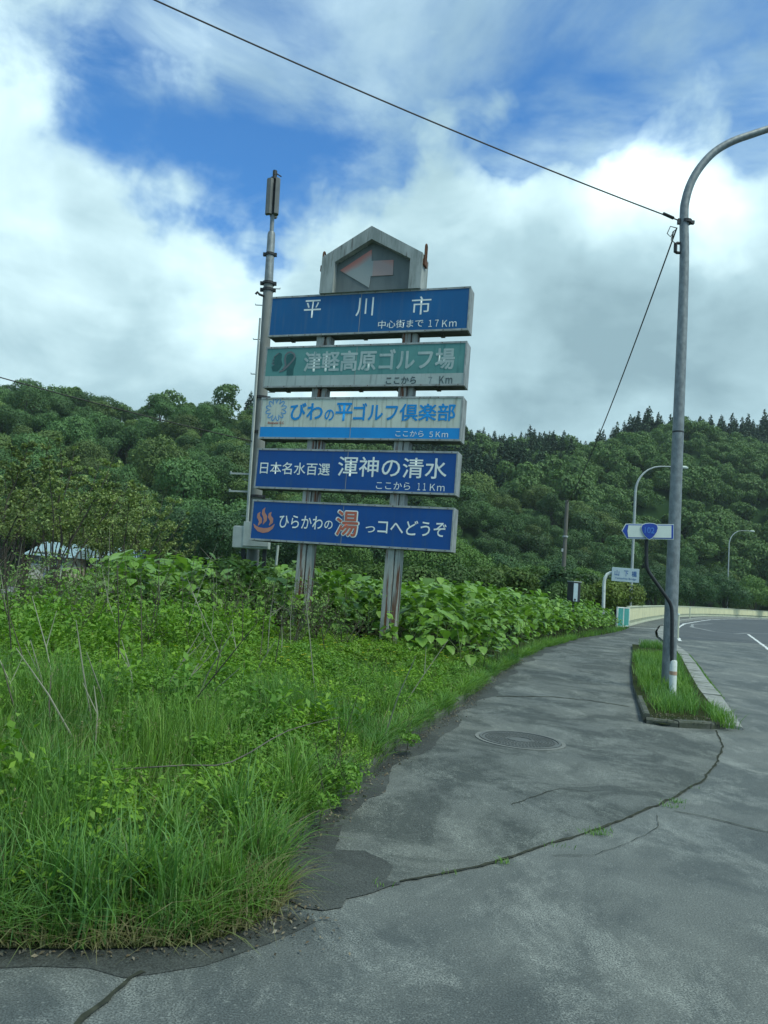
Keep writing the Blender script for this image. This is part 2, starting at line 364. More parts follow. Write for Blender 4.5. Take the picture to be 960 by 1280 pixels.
MAT['bark_light'] = M('bark_pale', (.13, .12, .10), (.07, .065, .055), 5, .9)
MAT['cane'] = M('dead_cane', (.27, .27, .20), (.15, .16, .11), 3, .8)
MAT['cane_dark'] = M('dark_twig', (.05, .045, .032), (.08, .07, .05), 6, .85)
MAT['stem'] = M('green_stem', (.11, .17, .05), (.08, .10, .035), 3, .6)
MAT['iron'] = M('manhole_iron', (.125, .135, .13), (.09, .10, .095), 30, .65, .3, bmp=.2)
MAT['grout'] = M('manhole_surround', (.17, .18, .17), (.12, .13, .12), 12, .9)
MAT['wall_cream'] = M('cream_house_wall', (.62, .58, .46), (.55, .50, .40), 1, .8)
MAT['wall_pink'] = M('pink_house_wall', (.55, .36, .36), (.48, .32, .32), 1, .8)
MAT['roof_teal'] = M('teal_roof', (.24, .34, .36), (.20, .29, .31), 2, .6)
MAT['roof_grey'] = M('grey_roof', (.22, .26, .30), (.18, .2, .24), 2, .6)
MAT['glass'] = M('window_glass', (.04, .06, .07), None, 3, .1, spec=.6)
MAT['wood_pole'] = M('old_wooden_pole', (.15, .145, .125), (.09, .088, .075), 4, .9, stretch=(6, 6, .4))
MAT['chip'] = leafmat('dead_leaf_litter', [(.10, .07, .045), (.20, .17, .11), (.05, .04, .03), (.26, .24, .19)], trans=.05)
MAT['grass'] = leafmat('lush_grass', [(.090, .190, .024), (.150, .290, .036), (.105, .230, .045), (.190, .325, .062), (.092, .200, .055)], patch=((.75, .85, 1.15), .9))
MAT['weed'] = leafmat('weed_leaves', [(.095, .220, .032), (.135, .28, .042), (.070, .17, .030), (.165, .31, .055)], patch=((1.35, 1.2, .7), .8))
for q_ in ('soil', 'ground', 'hill', 'crack'): matte(MAT[q_])
MAT['yellowweed'] = leafmat('yellow_green_weed_leaves', [(.11, .22, .022), (.15, .27, .030), (.075, .17, .024)])
MAT['knot'] = leafmat('knotweed_leaves', [(.085, .18, .03), (.19, .33, .06), (.12, .24, .038), (.23, .38, .085), (.15, .28, .05)], patch=((.8, .85, .85), 1.6), rough=.38, trans=.28)
MAT['drygrass'] = leafmat('dry_grass', [(.26, .23, .13), (.20, .19, .09), (.16, .2, .07)])
MAT['petal_yellow'] = M('yellow_petal', (.62, .55, .02), None, 4, .6)
MAT['petal_white'] = M('white_petal', (.62, .64, .60), None, 4, .6)
MAT['leaf_tree'] = leafmat('tree_leaves', [(.75, .8, .75), (1.05, 1.05, .9), (1.3, 1.25, 1.0)], obj_color=True, trans=.22, rough=.6)
MAT['needle'] = leafmat('conifer_needles', [(.7, .75, .8), (1, 1, 1), (1.25, 1.2, 1.05)], obj_color=True, trans=.08, rough=.7)

# ------------------------------------------------------------------ ground, roads, verge
def ss(x, a, b):
    t = np.clip((np.asarray(x, float) - a) / (b - a), 0, 1); return t * t * (3 - 2 * t)
def zf(x, y): return .013 * np.maximum(0, np.asarray(y, float) - 15) * ss(x, -3, 4)

EDGE = [(-60, 2.75), (-6, 2.92), (-3, 2.97), (-1.34, 3.01), (-.99, 3.06), (-.63, 3.15), (-.45, 3.32), (-.33, 3.55), (-.36, 3.85), (-.37, 4.2), (-.28, 4.75), (-.02, 5.71), (.33, 7.22), (.98, 9.26),
        (1.6, 11.4), (2.25, 13.57), (3.3, 16.8), (4.71, 20.68), (6.9, 25.5), (10.0, 31.4), (12.3, 36.3), (13.6, 39.6)]
RAIL = [(13.6, 40.2), (16.3, 46.3), (19.4, 53), (25.6, 66), (33, 79), (39.2, 89), (46, 98.5), (53.5, 107.5), (63, 117), (75, 127), (90, 138)]
KERB = [(4.95, 9.95), (6.15, 13.3), (7.35, 16.6), (8.6, 20), (9.8, 23.4), (11.05, 27.4), (12.35, 31.6), (14.1, 36.4), (17.3, 44.4), (22.6, 56), (28.5, 67), (34.0, 77), (39.2, 85), (45.6, 94), (55.6, 106), (66.5, 117.5), (79.5, 129), (95.5, 141)]

def poly_resample(P, step):
    out = [P[0]]
    for a, b in zip(P[:-1], P[1:]):
        L = math.dist(a, b); n = max(1, int(L / step))
        for i in range(1, n + 1): out.append((a[0] + (b[0] - a[0]) * i / n, a[1] + (b[1] - a[1]) * i / n))
    return out
def seg_dist(X, Y, P):
    d = np.full(np.shape(X), 1e9)
    for (ax, ay), (bx, by) in zip(P[:-1], P[1:]):
        vx, vy = bx - ax, by - ay; t = np.clip(((X - ax) * vx + (Y - ay) * vy) / (vx * vx + vy * vy), 0, 1)
        d = np.minimum(d, np.hypot(X - ax - t * vx, Y - ay - t * vy))
    return d
def inside(X, Y, P):
    c = np.zeros(np.shape(X), bool); n = len(P)
    for i in range(n):
        (ax, ay), (bx, by) = P[i], P[(i + 1) % n]
        if ay == by: continue
        c ^= ((ay > Y) != (by > Y)) & (X < (bx - ax) * (Y - ay) / (by - ay) + ax)
    return c
def sheet(name, poly, zfun, mat, grid=1.0, kind='structure', jag=0, seed=1, parent=None):
    """a sheet of ground: polygon filled with a triangle grid that follows zfun"""
    g = rng(seed); P = poly_resample(list(poly) + [poly[0]], grid)[:-1]
    if jag: P = [(x + float(g.normal()) * jag, y + float(g.normal()) * jag) for x, y in P]
    xs = [p[0] for p in P]; ys = [p[1] for p in P]
    pts = list(P)
    if grid < 50:
        gx, gy = np.meshgrid(np.arange(min(xs), max(xs), grid), np.arange(min(ys), max(ys), grid)); gx = gx.ravel(); gy = gy.ravel()
        k = inside(gx, gy, P) & (seg_dist(gx, gy, P + [P[0]]) > grid * .35)
        pts += list(zip(gx[k].tolist(), gy[k].tolist()))
    n = len(P)
    r = delaunay_2d_cdt([Vector(p) for p in pts], [(i, (i + 1) % n) for i in range(n)], [], 1, 1e-5)
    V = [(v.x, v.y) for v in r[0]]; A = np.array(V); Z = zfun(A[:, 0], A[:, 1])
    me = bpy.data.meshes.new(name); me.from_pydata([(a[0], a[1], float(z)) for a, z in zip(V, Z)], [], [tuple(f) for f in r[2]])
    me.materials.append(mat); me.update()
    for p in me.polygons:
        if p.normal.z < 0: p.flip()
    me.polygons.foreach_set('use_smooth', [True] * len(me.polygons))
    o = bpy.data.objects.new(name, me); link(o, parent); o['kind'] = kind
    return o

G = MB(); G.box(-1550, 1550, -1550, 1550, -1.2, -.35); G.build('ground', MAT['ground'], kind='structure')
# main road: everything on the viewer's side of the verge and the kerb
KR = KERB
road_poly = [(-60, -12), (60, -12), (60, 20), (100, 90), (130, 141)] + KR[::-1] + [(4.8, 10.8), (4.0, 10.4), (3.0, 9.6), (1.5, 9.8), (.9, 9.4), (.25, 7.25), (-.1, 5.71), (-.4, 4.7), (-.5, 4.2), (-.45, 3.6), (-.7, 3.3), (-1.3, 3.15), (-3, 3.1), (-60, 2.9)]
sheet('road', road_poly, lambda x, y: zf(x, y), MAT['road'], 2.2)
SEAM = [(-.33, 3.56), (-.05, 3.72), (.23, 3.98), (.69, 4.30), (1.27, 4.83), (1.87, 5.42), (2.47, 6.08), (3.07, 6.87), (3.6, 7.75), (4.0, 8.5), (4.4, 9.45), (4.5, 9.75)]
# walk: two sheets, the near apron flush with the road and the raised pavement behind it
walkz = lambda x, y: zf(x, y) + .002 + .10 * ss(y, 9.5, 15)
walk_poly = SEAM + [(4.6, 9.9), (4.5, 10.0)] + [(x - .42, y + .1) for x, y in KERB[1:]] + RAIL[::-1] + [(x - .12, y) for x, y in EDGE[:8:-1]] + [(-.42, 3.9)]
sheet('pavement', walk_poly, walkz, MAT['walk'], .8)
bridge_poly = [(13.6, 33.6), (18.56, 34.9), (24, 33), (34, 33), (100, 90), (130, 141)] + [(x + .02, y) for x, y in KERB[:6:-1]]
sheet('bridge_roadway', bridge_poly, lambda x, y: zf(x, y) + .004, MAT['bridge_road'], 3)
VPOLY = EDGE + [(10, 46), (4, 52), (-60, 60)]
def vz(x, y):
    d = seg_dist(np.asarray(x, float), np.asarray(y, float), EDGE)
    h = (.10 - .075 * ss(3.9 - np.asarray(y, float), 0, .3)) * ss(d, .0, .06) + .20 * ss(d, .3, 2.0) + .03 * np.sin(np.asarray(x) * 2.1 + 1) * np.sin(np.asarray(y) * 1.7) * ss(d, .3, 1)
    return zf(x, y) * .9 + .01 + h * (1 - .75 * ss(-np.asarray(x, float), 7, 10) * ss(y, 12, 16))
sheet('verge', VPOLY, vz, MAT['soil'], .7)
LOT = [(-8.15, 16.6), (-7.6, 14.6), (-8.2, 13.4), (-40, 12.6), (-46, 40), (-17.2, 36), (-11.6, 24)]
sheet('lot', LOT, lambda x, y: 0 * x + .13, MAT['lot'], 3)
# bridge side under the railing
B = MB(); RR = poly_resample(RAIL, 3)
for (ax, ay), (bx, by) in zip(RR[:-1], RR[1:]):
    za, zb = float(zf(ax, ay)), float(zf(bx, by))
    B.add([(ax - .25, ay + .15, -.4), (bx - .25, by + .15, -.4), (bx - .25, by + .15, zb + .09), (ax - .25, ay + .15, za + .09), (ax + .1, ay, za + .09), (bx + .1, by, zb + .09)], [(0, 1, 2, 3), (3, 2, 5, 4)])
tag(B.build('bridge_edge_beam', MAT['kerb']), kind='structure')

# dark damp margin along the verge edge and the big patch at the corner
def margin(name, inner, width, mat, zfun, seed, step=.12):
    g = rng(seed); P = poly_resample(inner, step); n = len(P); mb = MB(); w = 0; pts = []
    for i, p in enumerate(P):
        a = Vector(P[max(i - 1, 0)]); b = Vector(P[min(i + 1, n - 1)]); t = (b - a).normalized(); nn = Vector((t.y, -t.x))
        w = w * .8 + float(g.normal()) * .016; wv = width(p) * (1 + .45 * math.sin(i * .19 + seed) * math.sin(i * .067 + 2) + .25 * math.sin(i * .53)) + w
        q = Vector(p) + nn * max(.01, wv); o = Vector(p) - nn * .12
        pts.append(((o.x, o.y), (q.x, q.y)))
    for (a, b), (c, d) in zip(pts[:-1], pts[1:]):
        mb.add([(*q, float(zfun(q[0], q[1]))) for q in (a, b, d, c)], [(0, 1, 2, 3)])
    return mb.build(name, mat, kind='structure')
wz = lambda x, y: walkz(x, y) + .004 if y > 3.3 else .004
margin('damp_margin', EDGE[1:8], lambda p: .10 + .05 * (p[0] > -.9), MAT['tar'], lambda x, y: .003, 3)
margin('damp_margin', EDGE[8:], lambda p: .13 + .09 * ss(p[1], 5, 8), MAT['tar'], lambda x, y: float(walkz(x, y)) + .002, 5)
PATCHPX = [(362, 1125), (345, 1085), (365, 1062), (392, 1040), (430, 1028), (418, 1060), (455, 1062), (478, 1072), (492, 1080), (484, 1098), (500, 1103), (455, 1117), (432, 1122), (430, 1132), (402, 1137), (380, 1133)]
def gpx(px, py, z=.01):
    d = ray(px, py); t = (z - EYE) / d.z; return (d.x * t, d.y * t)
sheet('damp_patch', [gpx(*p) for p in PATCHPX], lambda x, y: 0 * x + .0055, MAT['tar'], .06, jag=.006)

# cracks and the grassy seam
def strip(name, pts, w, mat, zfun, seed=1, step=.05, wob=.012, kind='structure', parent=None):
    g = rng(seed); P = poly_resample(pts, step); n = len(P); L = []; off = 0
    for i, p in enumerate(P):
        a = Vector(P[max(i - 1, 0)]); b = Vector(P[min(i + 1, n - 1)]); t = (b - a).normalized(); nn = Vector((t.y, -t.x))
        off = off * .85 + float(g.normal()) * wob * .5; ww = w * (.55 + .9 * float(g.random()))
        c = Vector(p) + nn * off; L.append((c + nn * ww / 2, c - nn * ww / 2))
    mb = MB()
    for (a, b), (c, d) in zip(L[:-1], L[1:]):
        mb.add([(q.x, q.y, float(zfun(q.x, q.y))) for q in (a, c, d, b)], [(0, 1, 2, 3)])
    o = mb.build(name, mat, parent)
    if kind: o['kind'] = kind
    return o
cz = lambda x, y: zf(x, y) + .0075
strip('pavement_seam', SEAM[2:], .019, MAT['crack'], cz, 2, wob=.010)
strip('road_crack', [gpx(842, 1012), gpx(880, 1020), gpx(920, 1030), gpx(980, 1044), gpx(1100, 1070)], .012, MAT['crack'], cz, 3)
strip('road_crack', [gpx(178, 1212), gpx(140, 1238), gpx(90, 1278), gpx(20, 1330)], .022, MAT['crack'], cz, 4)
strip('road_crack', [gpx(820, 1018), gpx(824, 1032), gpx(805, 1043), gpx(780, 1052), gpx(740, 1066), gpx(690, 1068)], .004, MAT['crack'], cz, 5)
wcz = lambda x, y: float(walkz(x, y)) + .005
strip('pavement_crack', [gpx(620, 872), gpx(690, 873), gpx(740, 878), gpx(786, 885)], .03, MAT['crack'], wcz, 6)
strip('pavement_crack', [gpx(640, 1005), gpx(700, 985), gpx(740, 990)], .006, MAT['crack'], wcz, 9)
# painted markings
pz = lambda x, y: zf(x, y) + .009
def off(P, dx, dy=0): return [(x + dx, y + dy) for x, y in P]
strip('edge_line', off(KERB[6:], .58), .16, MAT['white_paint'], pz, 11, 1.0, 0)
strip('bridge_joint', [(13.9, 36.5), (18.5, 35.2), (24, 33.8), (32, 32)], .12, MAT['thin_paint'], lambda x, y: zf(x, y) + .009, 13, .4, 0)
strip('centre_line', [gpx(935, 797, .2), gpx(960, 813, .15), gpx(1000, 838, .1)], .13, MAT['white_paint'], pz, 14, .5, 0)
strip('old_lane_mark', [(21.4, 43.5), (20.6, 45.5), (21.2, 50), (24, 56.5), (28, 62)], .22, MAT['thin_paint'], pz, 15, .6, 0)
strip('old_lane_mark', [(21.2, 44), (23.5, 47), (27.5, 50.5), (33, 54)], .2, MAT['thin_paint'], lambda x, y: zf(x, y) + .013, 16, .6, 0)
strip('pavement_joint', [gpx(786, 787, .3), gpx(835, 790, .3)], .18, MAT['white_paint'], lambda x, y: walkz(x, y) + .006, 17, .3, .02)

# kerb: one stone per 0.6 m near the island, then one run on the bridge
def kerb_profile(p, q, w, z0, h, drop0=0, drop1=0):
    p = Vector(p); q = Vector(q); t = (q - p).normalized(); n = Vector((-t.y, t.x)); mb = MB(); c = .02
    def ring(a, hh): 
        za = float(zf(a.x, a.y))
        return [(*(a), za - .1), (*(a), za + hh - c), (*(a + n * c), za + hh), (*(a + n * (w - .0)), za + hh), (*(a + n * w), za - .1)]
    A = ring(p + t * .006, h - drop0); Bq = ring(q - t * .006, h - drop1)
    mb.add(A + Bq, [(i, i + 5, i + 6, i + 1) for i in range(4)] + [(0, 1, 2, 3, 4), (9, 8, 7, 6, 5)])
    return mb
kroot = thing('kerb', 'pale concrete kerb between grassy island and road', 'kerb')
KP = poly_resample(KERB[:9], .62); g = rng(8)
for i, (a, b) in enumerate(zip(KP[:-1], KP[1:])):
    h = .13 if i > 3 else .03 + .025 * i
    h2 = .13 if i > 2 else .03 + .025 * (i + 1)
    j = float(g.normal()) * .006
    o = kerb_profile(a, b, .32, 0, .14, .14 - h + j, .14 - h2 + j).build('kerb_stone', MAT['kerb'], kroot)
    if i < 2: tag(o, 'lowered kerb stone at the island tip with worn white paint')
for (a, b) in zip(KERB[8:-1], KERB[9:]):
    o = kerb_profile(a, b, .22, 0, .20).build('kerb_run', MAT['kerb'], kroot)
# white paint on the tip stones
for i, (a, b) in enumerate(zip(KP[:2], KP[1:3])):
    h = .034 + .025 * i; kerb_profile((a[0] - .0, a[1]), (b[0], b[1]), .17, 0, h, 0, -.025).build('kerb_paint', MAT['white_paint'], kroot)
# verge kerb: old stones half buried
vk = thing('verge_kerb', 'old dark concrete kerb half buried under the grass edge', 'kerb')
VP = poly_resample(EDGE[9:18], .6)
for i, (a, b) in enumerate(zip(VP[:-1], VP[1:])):
    mb = kerb_profile(a, b, .14, 0, .10 + float(g.normal()) * .012, 0, 0)
    o = mb.build('kerb_stone', MAT['old_concrete'], vk)
# island: soil sheet, thin border kerb on the pavement side
ISL = [(3.62, 9.9), (3.8, 9.72), (4.4, 9.85), (4.75, 10.05)] + [(x - .31, y + .12) for x, y in KERB[1:5]] + [(9.0, 24.2), (8.35, 24.2), (7.1, 20.5), (5.8, 16.8), (4.6, 13.2)]
sheet('island_soil', ISL, lambda x, y: walkz(x, y) + .03 + .05 * ss(y, 9.7, 10.6), MAT['soil'], .4)
ib = thing('island_border', 'thin mossy concrete border on the pavement side of the grass island', 'kerb')
IP = poly_resample([(8.35, 24.2), (7.1, 20.5), (5.8, 16.8), (4.6, 13.2), (3.62, 9.95)], .9)
for a, b in zip(IP[:-1], IP[1:]):
    kerb_profile(a, b, .08, 0, .122).build('kerb_stone', MAT['old_concrete'], ib)
IP = [(3.62, 9.85), (4.0, 9.72), (4.45, 9.80), (4.72, 9.96)]
for a, b in zip(IP[:-1], IP[1:]):
    kerb_profile(a, b, .13, 0, .06 + float(g.random()) * .03).build('kerb_stone', MAT['old_concrete'], ib)

# manhole
def manhole():
    c = (1.63, 8.05); z = float(walkz(*c)) + .006
    t = thing('manhole_cover', 'round iron manhole cover set in the asphalt pavement', 'manhole', (c[0], c[1], z))
    def ringm(r0, r1, z0, z1, n=56):
        mb = MB(); vs = []; fs = []
        for k in range(n):
            a = 2 * math.pi * k / n; cs, sn = math.cos(a), math.sin(a)
            vs += [(r0 * cs, r0 * sn, z0), (r0 * cs, r0 * sn, z1), (r1 * cs, r1 * sn, z1), (r1 * cs, r1 * sn, z0)]
        for k in range(n):
            b = 4 * k; d = 4 * ((k + 1) % n)
            fs += [(b + 1, b + 2, d + 2, d + 1), (b + 2, b + 3, d + 3, d + 2), (b, b + 1, d + 1, d)]
        mb.add(vs, fs); return mb
    ringm(.435, .475, -.01, .002).build('surround', MAT['grout'], t)
    ringm(.40, .43, -.01, .008).build('rim', MAT['iron'], t)
    mb = MB(); n = 56; mb.add([(.395 * math.cos(2 * math.pi * k / n), .395 * math.sin(2 * math.pi * k / n), .001) for k in range(n)], [tuple(range(n))])
    mb.build('lid', MAT['iron'], t)
    mb = ringm(.12, .135, 0, .008)
    for r in np.arange(.165, .385, .032):
        m = int(2 * math.pi * r / .036)
        for k in range(m):
            a = 2 * math.pi * k / m + r * 7; x, y = r * math.cos(a), r * math.sin(a); mb.box(x - .009, x + .009, y - .009, y + .009, .001, .008)
    mb.build('tread', MAT['iron'], t, kind='stuff')
manhole()

# ------------------------------------------------------------------ the big direction sign
ANG = math.atan2(-.316, .949); SO = Vector((1.2794, 13.5, 0))
SD = Vector((math.cos(ANG), math.sin(ANG), 0)); SN = Vector((-math.sin(ANG), math.cos(ANG), 0))     # along the boards; away from the viewer
def bp(px, py, back=0.0):
    d = ray(px, py); o = SO + SN * back; c = Vector((0, 0, EYE)); t = (o - c).dot(SN) / d.dot(SN); p = c + d * t
    return (p - o).dot(SD), p.z
sign = thing('guide_sign', 'tall guide sign of five stacked boards under a pentagonal arrow box on rusty posts', 'sign', SO, ANG)
def text_tris(s):
    cu = bpy.data.curves.new('lettering', 'FONT'); cu.body = s; cu.resolution_u = 3
    o = bpy.data.objects.new('lettering', cu); COL.objects.link(o)
    dg = bpy.context.evaluated_depsgraph_get(); dg.update(); me = bpy.data.meshes.new_from_object(o.evaluated_get(dg))
    bpy.data.objects.remove(o); bpy.data.curves.remove(cu); me.calc_loop_triangles()
    co = np.empty(len(me.vertices) * 3, np.float32); me.vertices.foreach_get('co', co); tr = np.empty(len(me.loop_triangles) * 3, np.int32); me.loop_triangles.foreach_get('vertices', tr)
    bpy.data.meshes.remove(me); return co.reshape(-1, 3), tr.reshape(-1, 3)
def lettering(s, box, mat, parent, y, bold=0, proud=.003, name='lettering'):
    """box = (x0, x1, z0, z1) on the board face at depth y; bold widens the strokes (in font units)"""
    co, tr = text_tris(s); mn, mx_ = co.min(0) - bold, co.max(0) + bold; x0, x1, z0, z1 = box
    kx, kz = (x1 - x0) / (mx_[0] - mn[0]), (z1 - z0) / (mx_[1] - mn[1]); parts = []
    sh = [(0, 0)] if bold == 0 else [(math.cos(a) * bold, math.sin(a) * bold) for a in np.arange(8) * math.pi / 4]
    for i, (dx, dz) in enumerate(sh):
        V = np.stack([x0 + (co[:, 0] + dx - mn[0]) * kx, np.full(len(co), y - proud - .0004 * i), z0 + (co[:, 1] + dz - mn[1]) * kz], 1); parts.append((V, tr))
    V, F = merge(parts); return np_mesh(name, V, F, mat, parent=parent)
def zbox(Z, n, x0, x1, ym, h):
    """lettering box from a 3x enlargement of the photograph whose corner is Z"""
    xa, xb, yc, hh = Z[0] + x0 / 3, Z[0] + x1 / 3, Z[1] + ym / 3, h / 3
    sx0 = bp(xa, yc)[0]; sx1 = bp(xb, yc)[0]; z1 = bp((xa + xb) / 2, yc - hh / 2)[1]; z0 = bp((xa + xb) / 2, yc + hh / 2)[1]
    return (sx0, sx1, z0, z1)
ZA, ZB = (290, 270), (290, 480)
T = .35
def board(x0, x1, z0, z1, facem, label, band=None):
    body = MB(); body.box(x0, x1, .025, T, z0, z1)
    b = body.build('board', MAT['board_side'], sign, bevel=.008); tag(b, label)
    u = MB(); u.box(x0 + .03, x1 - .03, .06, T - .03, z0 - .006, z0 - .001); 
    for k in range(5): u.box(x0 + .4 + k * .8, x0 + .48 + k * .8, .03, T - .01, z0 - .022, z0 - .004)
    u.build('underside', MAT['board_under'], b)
    fr = MB(); w = .035
    fr.box(x0 - .002, x1 + .002, -.002, .022, z0 - .002, z0 + w); fr.box(x0 - .002, x1 + .002, -.002, .022, z1 - w, z1 + .002)
    fr.box(x0 - .002, x0 + w * .8, 0, .021, z0 + w, z1 - w); fr.box(x1 - w * .8, x1 + .002, 0, .021, z0 + w, z1 - w)
    fr.build('frame', MAT['frame'], b)
    f = MB()
    if band:
        f.box(x0 + .028, x1 - .028, .008, .03, z0 + band[0], z1 - w, 0); f.box(x0 + .028, x1 - .028, .008, .03, z0 + w, z0 + band[0], 1)
        f.build('face', [facem, band[1]], b)
    else:
        f.box(x0 + .028, x1 - .028, .008, .03, z0 + w, z1 - w); f.build('face', facem, b)
    sm = MB(); xs_ = x0 + (x1 - x0) * .475; sm.box(xs_ - .005, xs_ + .005, .004, .009, z0 + w, z1 - w); sm.build('panel_seam', MAT['board_side'], b)
    rv = MB()
    for k in range(12):
        x_ = x0 + .12 + k * (x1 - x0 - .24) / 11
        for z_ in (z0 + w * .5, z1 - w * .5): rv.box(x_ - .008, x_ + .008, -.006, -.001, z_ - .008, z_ + .008)
    rv.build('rivet', MAT['rust'], b, kind='stuff')
    return b
FY = .008
b = board(-4.165, .03, 6.43, 7.285, MAT['blue1'], 'top blue board reading 平川市')
for s, x0, x1, ym, h in (("平", 270, 333, 348, 67), ("川", 465, 530, 340, 69), ("市", 673, 746, 335, 68)):
    lettering(s, zbox(ZA, 0, x0, x1, ym, h), MAT['ink_white'], b, FY)
for s, x0, x1, ym, h in (("中心街まで", 548, 717, 404, 30), ("１７", 737, 774, 402, 26), ("Ｋｍ", 788, 842, 402, 26)):
    lettering(s, zbox(ZA, 0, x0, x1, ym, h), MAT['ink_white'], b, FY, .004)
b = board(-4.17, .03, 5.36, 6.215, MAT['teal'], 'faded teal board reading 津軽高原ゴルフ場 with squirrel like emblem', (.24, MAT['pale']))
lettering("津軽高原ゴルフ場", zbox(ZA, 0, 270, 835, 540, 80), MAT['ink_faded'], b, FY, .026)
lettering("ここから", zbox(ZA, 0, 577, 690, 616, 28), MAT['ink_dark'], b, FY, .02)
lettering("７", zbox(ZA, 0, 735, 750, 616, 26), MAT['ink_ghost'], b, FY)
lettering("Ｋｍ", zbox(ZA, 0, 777, 826, 614, 30), MAT['ink_dark'], b, FY, .01)
def px_poly(pts, Z, sc, mat, parent, y=FY, proud=.005, name='mark'):
    P = [bp(Z[0] + p[0] / sc, Z[1] + p[1] / sc) for p in pts]
    a = sum(P[i][0] * P[(i + 1) % len(P)][1] - P[(i + 1) % len(P)][0] * P[i][1] for i in range(len(P)))
    if a < 0: P = P[::-1]
    mb = MB(); mb.prism(P, y - proud, y + .001); return mb.build(name, mat, parent)
def px_stroke(pts, w, Z, sc, mat, parent, y=FY, proud=.004, name='mark', closed=False):
    P = [Vector(bp(Z[0] + p[0] / sc, Z[1] + p[1] / sc)) for p in pts]; mb = MB(); n = len(P); L = []
    ws = w if hasattr(w, '__len__') else [w] * n
    for i in range(n):
        a = P[(i - 1) % n] if closed else P[max(i - 1, 0)]; c = P[(i + 1) % n] if closed else P[min(i + 1, n - 1)]
        t = (c - a).normalized(); nn = Vector((-t.y, t.x)) * ws[i] / 2; L.append((P[i] + nn, P[i] - nn))
    for i in range(n if closed else n - 1):
        (a, b_), (c, d) = L[i], L[(i + 1) % n]
        mb.add([(a.x, y - proud, a.y), (b_.x, y - proud, b_.y), (d.x, y - proud, d.y), (c.x, y - proud, c.y)], [(0, 1, 2, 3)])
    return mb.build(name, mat, parent)
ZC = (325, 425); sc = 13.71
px_poly([(330, 215), (375, 235), (365, 330), (385, 420), (330, 500), (300, 530), (215, 530), (195, 460), (240, 430), (205, 395), (235, 370), (215, 345), (250, 320), (235, 290), (275, 260), (300, 235)], ZC, sc, MAT['ink_emblem'], b, name='emblem')
px_poly([(470, 260), (530, 235), (590, 250), (620, 310), (605, 400), (570, 500), (565, 600), (455, 600), (460, 500), (420, 530), (350, 530), (400, 470), (455, 400), (450, 310)], ZC, sc, MAT['ink_emblem'], b, name='emblem')
px_stroke([(395, 500), (440, 430), (425, 330), (440, 255), (480, 215), (535, 205), (585, 240), (600, 285), (570, 340), (490, 430), (400, 520), (330, 540)], .035, ZC, sc, MAT['ink_emblem_rim'], b, proud=.008, name='emblem_outline')
px_stroke([(325, 220), (290, 250), (240, 290), (245, 330), (215, 345), (240, 370), (205, 400), (245, 430)], .018, ZC, sc, MAT['ink_emblem_rim'], b, proud=.008, name='emblem_outline')
b = board(-4.165, .03, 4.30, 5.15, MAT['cream'], 'cream and azure board reading びわの平ゴルフ倶楽部 with flower mark', (.245, MAT['azure']))
for s, x0, x1, ym, h in (("びわ", 218, 340, 103, 66), ("の", 347, 382, 116, 42), ("平", 388, 452, 104, 68), ("ゴルフ", 455, 622, 104, 66), ("倶楽部", 628, 838, 106, 66)):
    lettering(s, zbox(ZB, 0, x0, x1, ym, h), MAT['azure'], b, FY, .022)
lettering("ここから", zbox(ZB, 0, 613, 718, 186, 22), MAT['ink_white'], b, FY, .004)
lettering("５", zbox(ZB, 0, 740, 753, 189, 21), MAT['ink_white'], b, FY, .004)
lettering("Ｋｍ", zbox(ZB, 0, 764, 810, 189, 21), MAT['ink_white'], b, FY, .004)
fc = bp(345, 512); pts = []
for k in range(12 * 10):
    a = 2 * math.pi * k / 120; ph = (k % 10) / 10
    r = .125 + .107 * math.sin(math.pi * ph) ** .45; w_ = math.sin(2 * math.pi * ph) * .012
    a2 = a - math.pi / 2 + (ph - .5) * -.10
    pts.append((fc[0] + r * math.cos(a2), fc[1] + r * math.sin(a2)))
mb = MB(); n = len(pts); L = []
for i in range(n):
    t = (Vector(pts[(i + 1) % n]) - Vector(pts[i - 1])).normalized(); nn = Vector((-t.y, t.x)) * .0075; p = Vector(pts[i]); L.append((p + nn, p - nn))
for i in range(n):
    (a, b_), (c, d) = L[i], L[(i + 1) % n]
    mb.add([(a.x, FY - .005, a.y), (b_.x, FY - .005, b_.y), (d.x, FY - .005, d.y), (c.x, FY - .005, c.y)], [(0, 1, 2, 3)])
mb.build('flower_mark', MAT['azure'], b)
lettering("Biwanotai G.C.", zbox(ZB, 0, 134, 196, 145, 9), MAT['ink_red'], b, FY, .01)
b = board(-4.15, .005, 3.285, 4.10, MAT['navy'], 'blue board reading 日本名水百選 渾神の清水')
lettering("日本名水百選", zbox(ZB, 0, 105, 367, 317, 46), MAT['ink_white'], b, FY, .008)
lettering("渾神の清水", zbox(ZB, 0, 397, 806, 313, 76), MAT['ink_white'], b, FY, .008)
lettering("ここから", zbox(ZB, 0, 540, 668, 381, 28), MAT['ink_white'], b, FY)
lettering("１１", zbox(ZB, 0, 695, 727, 385, 27), MAT['ink_white'], b, FY)
lettering("Ｋｍ", zbox(ZB, 0, 742, 797, 388, 26), MAT['ink_white'], b, FY)
b = board(-4.145, .005, 2.235, 3.05, MAT['navy'], 'lowest blue board reading ひらかわの湯っコへどうぞ with hot spring mark')
lettering("ひらかわ", zbox(ZB, 0, 177, 340, 518, 50), MAT['ink_white'], b, FY, .008)
lettering("の", zbox(ZB, 0, 346, 377, 528, 32), MAT['ink_white'], b, FY, .008)
lettering("湯", zbox(ZB, 0, 386, 478, 523, 104), MAT['ink_white'], b, FY, .045)
lettering("湯", zbox(ZB, 0, 391, 473, 523, 96), MAT['ink_red'], b, FY - .0065, .016)
